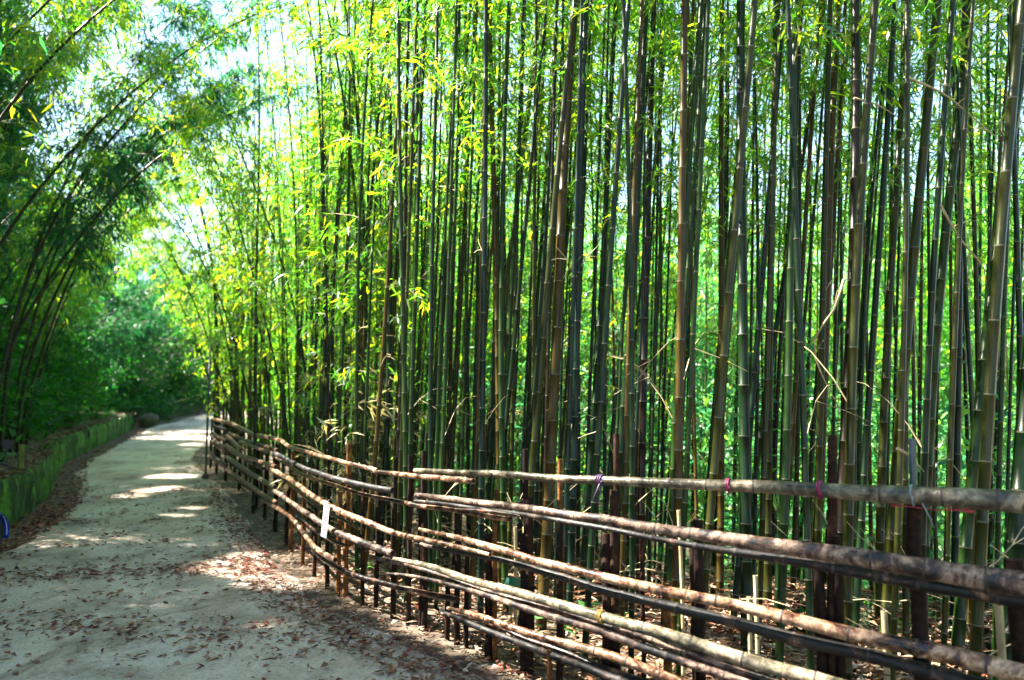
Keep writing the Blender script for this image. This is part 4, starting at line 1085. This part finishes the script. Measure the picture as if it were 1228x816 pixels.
# white tag with red writing hanging on the fence
M['paper'] = plain_mat('white_plastic_tag', (.78, .78, .82), .5, .04, bmp=0)
M['red_ink'] = plain_mat('red_ink', (.55, .03, .07), .6, .1, bmp=0)
tl, tr, bl, br = [fence_at(x, y, .22) for x, y in ((389, 604), (395.5, 606.5), (384.8, 643), (391.5, 647))]
dep0 = np.mean([p[1] for p in (tl, tr, bl, br)])
tl, tr, bl, br = [at(x, y, dep0 + dz) for (x, y), dz in zip(((389, 604), (395.5, 606.5), (384.8, 643), (391.5, 647)), (.03, -.03, .03, -.03))]
e = empty('hanging_tag', (tl + tr) / 2, 'white hanging tag with vertical red lettering tied to a fence rail', 'tag')
O = (tl + tr) / 2
ux = (tr - tl); uy = (bl - tl); nz_ = unit(np.cross(uy, ux)); nz_ = nz_ if nz_[1] < 0 else -nz_
def sheet(u0, u1, v0, v1, lift, th=.0015):
    c = [tl + ux * u + uy * v_ - O for u, v_ in ((u0, v0), (u1, v0), (u1, v1), (u0, v1))]
    V = [p + nz_ * lift for p in c] + [p + nz_ * (lift - th) for p in c]
    return V, [(0, 1, 2, 3), (7, 6, 5, 4), (0, 4, 5, 1), (1, 5, 6, 2), (2, 6, 7, 3), (3, 7, 4, 0)]
mb = MB(); mb.add(*sheet(0, 1, 0, 1, .0015, .003), 0, False); mb.build('card', M['paper'], e)
mb = MB()
for (u0, u1, v0, v1) in [(.32, .78, .17, .185), (.36, .74, .21, .225), (.52, .58, .15, .26), (.34, .44, .235, .26), (.66, .78, .235, .26),
                         (.26, .36, .32, .50), (.26, .80, .32, .345), (.70, .80, .32, .50), (.36, .70, .385, .41), (.26, .80, .475, .50), (.46, .58, .34, .48),
                         (.34, .76, .56, .575), (.50, .58, .54, .64), (.38, .72, .61, .625), (.30, .40, .64, .66), (.36, .74, .70, .715), (.52, .60, .68, .80), (.34, .46, .76, .80), (.66, .76, .74, .79)]:
    mb.add(*sheet(u0, u1, v0, v1, .0024, .0008), 0, False)
mb.build('lettering', M['red_ink'], e)
mb = MB(); a = (tl + tr) / 2 - O; mb.tube([a + [0, 0, -.01], a + [0, .02, .025], a + [0, .07, .03]], .003, 5); mb.build('string', M['cord_grey'], e)
# broad blue-green leaf behind the rails
M['leaf_blue'] = leaf_mat('blue_green_leaf', [(0, (.012, .10, .075)), (1, (.02, .13, .10))], .35, (.8, 1, .9), .12)
c = [fence_at(x, y, -.10) for x, y in ((602, 705), (608, 692.5), (624, 694.5), (623, 712))]
O = fence_at(614, 735, -.10); O[2] = gz(O[0], O[1])
e = empty('broad_leaf_plant', O, 'broad blue-green leaf poking up behind the greenish rail', 'plant')
V = [p - O for p in c]; mid1 = (V[0] + V[3]) / 2; mid2 = (V[1] + V[2]) / 2 + np.array([0, -.012, .01])
mesh_obj('leaf', [V[0], mid1, V[3], V[1], mid2, V[2]], [(0, 1, 4, 3), (1, 2, 5, 4)], M['leaf_blue'], e)
mb = MB(); mb.tube([(0, 0, -.03), mid1 * .6, mid1], [.006, .005, .004], 6); mb.build('stem', M['twig'], e)
# seedlings on the lit grove floor
sr = np.random.default_rng(9)
for q, (px, py, off, h) in enumerate([(690, 770, -.45, .22), (702, 765, -.7, .26), (662, 742, -.9, .2), (586, 742, -.6, .18), (735, 780, -.9, .22), (770, 792, -.8, .2), (640, 748, -.5, .15), (425, 690, -.35, .22), (350, 600, -.3, .28), (440, 690, -.4, .2)]):
    O = fence_at(px, py, off); O[2] = gz(O[0], O[1])
    lb = ['bright young seedling on the sunlit floor behind the lower rails', 'small leafy seedling in shade behind the far fence stretch'][q > 6]
    e = empty('seedling', O, lb, 'seedling', ['seedlings behind the near rails', 'seedlings behind the far rails'][q > 6])
    for k in range(7):
        az = k * 2.4; hh = h * sr.uniform(.5, 1)
        V, F = leaves([(0, 0, hh)], [(math.cos(az), math.sin(az), .3)], [h * .6], [h * .22], .12, [(0, 0, 1)])
        mesh_obj('leaf', V, F, M['fern'], e)
    mb = MB(); mb.tube([(0, 0, -.02), (.005, 0, h * .5), (0, .005, h)], [.004, .003, .002], 5); mb.build('stem', M['twig'], e)
# pale cut stubs standing in the grove behind the rails
for q, (px, ty, w_, off) in enumerate([(814, 612, 4, -.25), (832, 663, 4, -.3), (1058, 733, 7, -.2), (1213, 735, 9, -.25), (1195, 722, 9, -.35), (896, 716, 5, -.3), (904, 690, 5, -.35), (728, 655, 5, -.2), (617, 632, 4, -.3), (628, 632, 4, -.22), (592, 645, 4, -.3)]):
    p = fence_at(px, ty, off); g0 = gz(p[0], p[1]) - .05; rad = .5 * w_ / FPX * p[1]
    e = empty('bamboo_stub', (p[0], p[1], g0), 'pale cut bamboo stub behind the rails near ' + min(MARKS, key=lambda m_: abs(m_[0] - px))[1] + (', higher' if ty < 640 else ', lower' if ty > 700 else ''), 'stub', 'cut stubs behind the fence')
    hgt = p[2] - g0; hs_ = np.linspace(0, hgt, 6)
    mb = MB(); mb.tube([(.01 * math.sin(3 * h), 0, h) for h in hs_], [rad * (1.04 if k % 2 else .98) for k in range(6)], 8, 0, True, hollow=1); mb.build('culm', [M['dry_twig'], M['pole_inside']], e)
    mb = MB(); mb.lathe([(rad * 1.0, hgt * .55 - .006), (rad * 1.16, hgt * .55), (rad * 1.0, hgt * .55 + .006)], (.01 * math.sin(3 * hgt * .55), 0, 0), 8); mb.build('node_ring', M['node_ring'], e)

# pale dead branches caught among the culms
for q, (pts, dep, lb) in enumerate([
    ([(1012, 335), (1000, 372), (976, 408), (985, 448), (1008, 492)], 4.7, 'long pale dead branch bent like a hook beside the tall hollow-topped stake'),
    ([(1076, 538), (1092, 548), (1108, 566)], 4.0, 'short white broken branch crossing the grey pipe'),
    ([(1085, 92), (1130, 112), (1165, 140), (1196, 166)], 4.6, 'tan dead branch slanting down to the whitish sunlit culm near the top'),
    ([(1128, 246), (1150, 285), (1180, 322), (1181, 350)], 4.6, 'thin tan dead branch drooping left of the whitish sunlit culm'),
    ([(1024, 118), (1052, 126), (1075, 140)], 5.0, 'short tan twig sticking out high on the right among dark culms')]):
    P = smooth_curve([tuple(at(x, y, dep + .08 * k)) for k, (x, y) in enumerate(pts)], .08); O = P[0].copy()
    e = empty('dead_branch', O, lb, 'branch')
    mb = MB(); mb.tube(P - O, np.linspace(.0085, .003, len(P)), 6); mb.build('stem', M['dry_twig'], e)
    mb = MB(); r = np.random.default_rng(q)
    for k in range(2, len(P) - 1, 3):
        d_ = unit(r.normal(size=3) + [0, 0, .3]); mb.tube([P[k] - O, P[k] - O + d_ * .07, P[k] - O + d_ * .15 + [0, 0, -.02]], [.003, .002, .001], 4)
    if mb.v: o = mb.build('side_twig', M['dry_twig'], e); o['kind'] = 'stuff'

# motor scooter parked by the wall; only its front wheel and mudguard reach into the picture
M['paint_blue'] = plain_mat('blue_paint', (.015, .06, .42), .25, .05, bmp=0)
M['paint_white'] = plain_mat('white_paint', (.78, .8, .84), .25, .04, bmp=0)
M['rubber'] = plain_mat('rubber', (.02, .02, .022), .8, .2)
M['steel'] = plain_mat('steel', (.45, .45, .47), .35, .1, metal=1.0, bmp=0)
fx0 = at(4, 645, 8.45); th = math.atan2(-.16, 1.0)
sc = empty('motor_scooter', (fx0[0], fx0[1] - 1.22, .03), 'blue and white motor scooter parked beside the mossy wall', 'scooter')
sc.rotation_euler = (0, 0, .12)
for nm, y in (('front_wheel', 1.22), ('rear_wheel', 0.0)):
    wh = mesh_obj(nm, *(lambda b_: (np.concatenate(b_.v), b_.f))((lambda b_: (b_.lathe([(.03, -.05), (.05, -.055), (.05, .055), (.03, .05)], (0, y, .215), 18, axis='x'), b_)[1])(MB())), M['steel'], sc, smooth=True)
    mb = MB(); mb.lathe([(.135, -.03), (.15, -.045), (.19, -.048), (.212, -.025), (.216, 0), (.212, .025), (.19, .048), (.15, .045), (.135, .03), (.135, -.03)], (0, y, .215), 28, axis='x'); mb.build('tyre', M['rubber'], wh)
    mb = MB()
    for k in range(5):
        a = k * 2 * PI / 5; mb.tube([(0, y + .05 * math.cos(a), .215 + .05 * math.sin(a)), (0, y + .137 * math.cos(a), .215 + .137 * math.sin(a))], [.014, .011], 6)
    mb.build('rim', M['steel'], wh)
def guard(cy, cz, r0, a0, a1, wd, mi, name, mat):
    V = []; nA, nW = 14, 7
    for i in range(nA):
        a = a0 + (a1 - a0) * i / (nA - 1)
        for j in range(nW):
            s = -1 + 2 * j / (nW - 1); rr = r0 - .035 * s * s
            V.append((s * wd, cy + rr * math.cos(a), cz + rr * math.sin(a)))
    F = [(i * nW + j, i * nW + j + 1, (i + 1) * nW + j + 1, (i + 1) * nW + j) for i in range(nA - 1) for j in range(nW - 1)]
    o = mesh_obj(name, V, F, mat, sc, smooth=True)
    md = o.modifiers.new('thick', 'SOLIDIFY'); md.thickness = .004
guard(1.22, .215, .265, -.25, 2.5, .085, 0, 'front_mudguard', M['paint_blue'])
guard(1.22, .215, .274, -.1, .95, .055, 0, 'mudguard_stripe', M['paint_white'])
guard(0, .215, .27, .3, 2.6, .09, 0, 'rear_mudguard', M['paint_blue'])
mb = MB()
for s in (-1, 1): mb.tube([(s * .075, 1.22, .215), (s * .07, 1.12, .52), (s * .03, 1.04, .72)], .016, 8)
mb.tube([(0, 1.05, .68), (0, .98, .98)], .022, 8); mb.build('fork', M['steel'], sc)
mb = MB()
V = [(s * w_, y, z) for (w_, y, z) in ((.10, .70, .25), (.14, .76, .45), (.15, .84, .7), (.10, .86, .93)) for s in (-1, 0, 1)]
V = [(x, y + (.07 if abs(x) < 1e-6 else 0), z) for x, y, z in V]
mb.add(V, [(i * 3 + j, i * 3 + j + 1, i * 3 + j + 4, i * 3 + j + 3) for i in range(3) for j in range(2)]); o = mb.build('leg_shield', M['paint_blue'], sc); o.modifiers.new('thick', 'SOLIDIFY').thickness = .02
mb = MB(); mb.box((0, .66, .26), (.30, .46, .06)); mb.build('floorboard', M['rubber'], sc)
mb = MB(); prof = [(.02, -.42), (.10, -.38), (.15, -.2), (.16, .1), (.15, .34), (.10, .42)]
V = []
for w_, y in prof:
    for k in range(8):
        a = k * PI / 7; V.append((w_ * math.cos(a), y + .05, .30 + (.40 - .1 * abs(y)) * math.sin(a) ** .6))
mb.add(V, [(i * 8 + j, i * 8 + j + 1, (i + 1) * 8 + j + 1, (i + 1) * 8 + j) for i in range(5) for j in range(7)]); mb.build('body', M['paint_white'], sc)
mb = MB(); mb.tube([(0, -.38, .73), (0, -.2, .76), (0, .1, .745), (0, .36, .72), (0, .42, .70)], [.05, .1, .11, .09, .03], 12); o = mb.build('seat', M['rubber'], sc)
mb = MB(); mb.tube([(-.33, .88, 1.0), (-.2, .96, 1.02), (0, .99, 1.0), (.2, .96, 1.02), (.33, .88, 1.0)], [.016, .014, .02, .014, .016], 8); mb.build('handlebar', M['rubber'], sc)
mb = MB(); mb.tube([(0, .98, .98), (0, 1.05, .97), (0, 1.09, .965)], [.09, .085, .06], 14); mb.build('headlight', M['paint_white'], sc)
for s in (-1, 1):
    mb = MB(); mb.tube([(s * .22, .95, 1.02), (s * .27, .93, 1.2)], .006, 6); mb.tube([(s * .27, .925, 1.23), (s * .27, .94, 1.23)], [.055, .05], 12); mb.build('mirror', M['rubber'], sc)

# ================================================================== FALLEN LEAVES
def litter(name, pts, nrm_z, seed, mat, size=(.035, .075), narrow=.35, label=None, curl=.35):
    r = np.random.default_rng(seed); n = len(pts); az = r.uniform(0, 6.28, n)
    D = np.stack([np.cos(az), np.sin(az), r.normal(size=n) * .16], 1)
    nar = r.random(n) < narrow
    L = r.uniform(*size, n) * np.where(nar, 1.7, 1.0); W = L * np.where(nar, r.uniform(.12, .2, n), r.uniform(.4, .65, n))
    B = np.array(pts) + np.array([0, 0, .004]) - D * L[:, None] * .5; B[:, 2] = np.array(pts)[:, 2] + r.uniform(.006, .022, n)
    U = r.normal(size=(n, 3)) * .3 + [0, 0, 1.0]
    V, F = leaves(B, D, L, W, curl * .5, U)
    o = mesh_obj(name, V, F, mat); tag(o, label, None, None, 'stuff'); return o
lr = np.random.default_rng(55)
def path_pts(n, ymin, ymax, fn):
    out = []
    while len(out) < n:
        y = ymin + (ymax - ymin) * lr.random() ** 1.5; a, c_ = x_at(inset(EL, .3), y), x_at(inset(EDGE_R, -.3), y); u = lr.random()
        if lr.random() < fn(u, y): out.append((a + (c_ - a) * u, y, float(gy(y)) + .032))
    return np.array(out)
def clumpy(u, y):
    k = .5 + .5 * math.sin(5.1 * y + 3 * math.sin(6 * u)) * math.sin(9 * u + 2.3 * y)
    band = math.exp(-((y - 7.55 - .5 * (u - .5)) / .28) ** 2) + .6 * math.exp(-((y - 6.2 + u) / .3) ** 2)
    return min(1, .05 + .55 * k ** 5 + .8 * band + .5 * (u > .9) + .4 * (u < .07))
litter('path_leaves', path_pts(5200, 3.2, 15, clumpy), 0, 1, M['litter_path'], (.03, .08), .3, 'scattered brown fallen leaves on the path')
litter('path_crumbs', path_pts(4200, 3.2, 11, lambda u, y: .35 + .65 * clumpy(u, y)), 0, 2, M['litter_path'], (.010, .024), .4, 'small leaf fragments on the path')
def along(P, n, o0, o1, y0, y1, zf, pw=1.0):
    out = []
    t_ = np.gradient(P, axis=0); t_ /= np.linalg.norm(t_, axis=1)[:, None]
    ii = np.where((P[:, 1] > y0) & (P[:, 1] < y1))[0]
    wgt = 1 / (np.hypot(P[ii, 0], P[ii, 1]) ** pw); wgt /= wgt.sum()
    for i in lr.choice(ii, n, p=wgt):
        o_ = lr.uniform(o0, o1); s = lr.uniform(-.2, .2)
        p = P[i] + np.array([t_[i, 1], -t_[i, 0]]) * o_ + t_[i] * s; out.append((p[0], p[1], 0))
    out = np.array(out); out[:, 2] = zf(out); return out
gzf = lambda o: np.maximum(ground(o[:, 0], o[:, 1]), gy(o[:, 1]) * (side(EDGE_R, o[:, 0], o[:, 1]) < .2)) + .012
litter('wall_foot_leaves', along(WALL, 3800, .02, .62, 5, 31, gzf, 1.3) + np.array([0, 0, .01]), 0, 3, M['litter_path'], (.04, .085), .3, 'drift of red-brown leaves along the foot of the mossy wall')
litter('fence_foot_leaves', along(EDGE_R, 5200, -.75, .15, 2, 22, gzf, 1.4) + np.array([0, 0, .012]), 0, 4, M['litter'], (.03, .07), .6, 'drift of dry leaves along the foot of the fence')
fl = []
while len(fl) < 16000:
    x, y = lr.uniform(-9, 9), 2 + 14 * lr.random() ** 1.3
    d_ = 1
    fl.append((x, y))
fl = np.array(fl); fl = fl[side(EDGE_R, fl[:, 0], fl[:, 1]) > .02]
fl = np.column_stack([fl, ground(fl[:, 0], fl[:, 1]) + .025])
fe2 = along(EDGE_R, 15000, .1, 3.6, 1.5, 17, gzf, 1.3)
litter('grove_edge_leaves', fe2, 0, 8, M['litter'], (.05, .11), .8, 'thick mat of straw-coloured dry leaves behind the fence')
litter('grove_floor_leaves', fl, 0, 5, M['litter'], (.05, .10), .75, 'pale dry leaves covering the grove floor')
bl_ = np.array([bank_near(8 + 23 * lr.random() ** 1.4, .1 + 1.5 * lr.random()) + [lr.normal() * .15, lr.normal() * .2, .015] for _ in range(4200)])
litter('ledge_leaves', bl_, 0, 6, M['litter'], (.04, .09), .4, 'fallen leaves lying on the ledge above the wall')
wt = along(WALL, 2200, -.30, -.04, 6, 31, lambda o: gy(o[:, 1]) + .685, 1.2)
litter('wall_top_leaves', wt, 0, 9, M['litter'], (.04, .085), .4, 'dry leaves lying along the top of the mossy wall')
b2 = np.array([bend_pt(lr.uniform(-1, 14), lr.uniform(-.3, .5)) + [lr.normal() * .2, lr.normal() * .2, .02] for _ in range(900)])
litter('bend_leaves', b2, 0, 7, M['litter'], (.06, .12), .3, 'leaf drift at the foot of the bank beyond the boulder')

# labels: where two alike culms would still share one, say which is nearer
by = {}
for o in list(COL.objects):
    if o.parent is None and o.get('label') and o.name.split('.')[0] in ('bamboo_stalk', 'arching_bamboo', 'bamboo_stub'): by.setdefault(o['label'], []).append(o)
for lb, os_ in by.items():
    if len(os_) > 1:
        os_.sort(key=lambda o: o.location.length)
        wd = {2: ['nearer', 'farther'], 3: ['nearer', 'middle', 'farther']}.get(len(os_))
        if wd:
            base = lb if len(lb.split()) < 16 else ' '.join(lb.split()[1:])
            for o, w_ in zip(os_, wd): o['label'] = w_ + ' ' + base
for o in COL.objects:
    if o.parent is None and o.get('label') and len(o['label'].split()) > 16: o['label'] = o['label'].replace('dark arching', 'arching').replace('tall leafy', 'leafy').replace('over the path ', '')
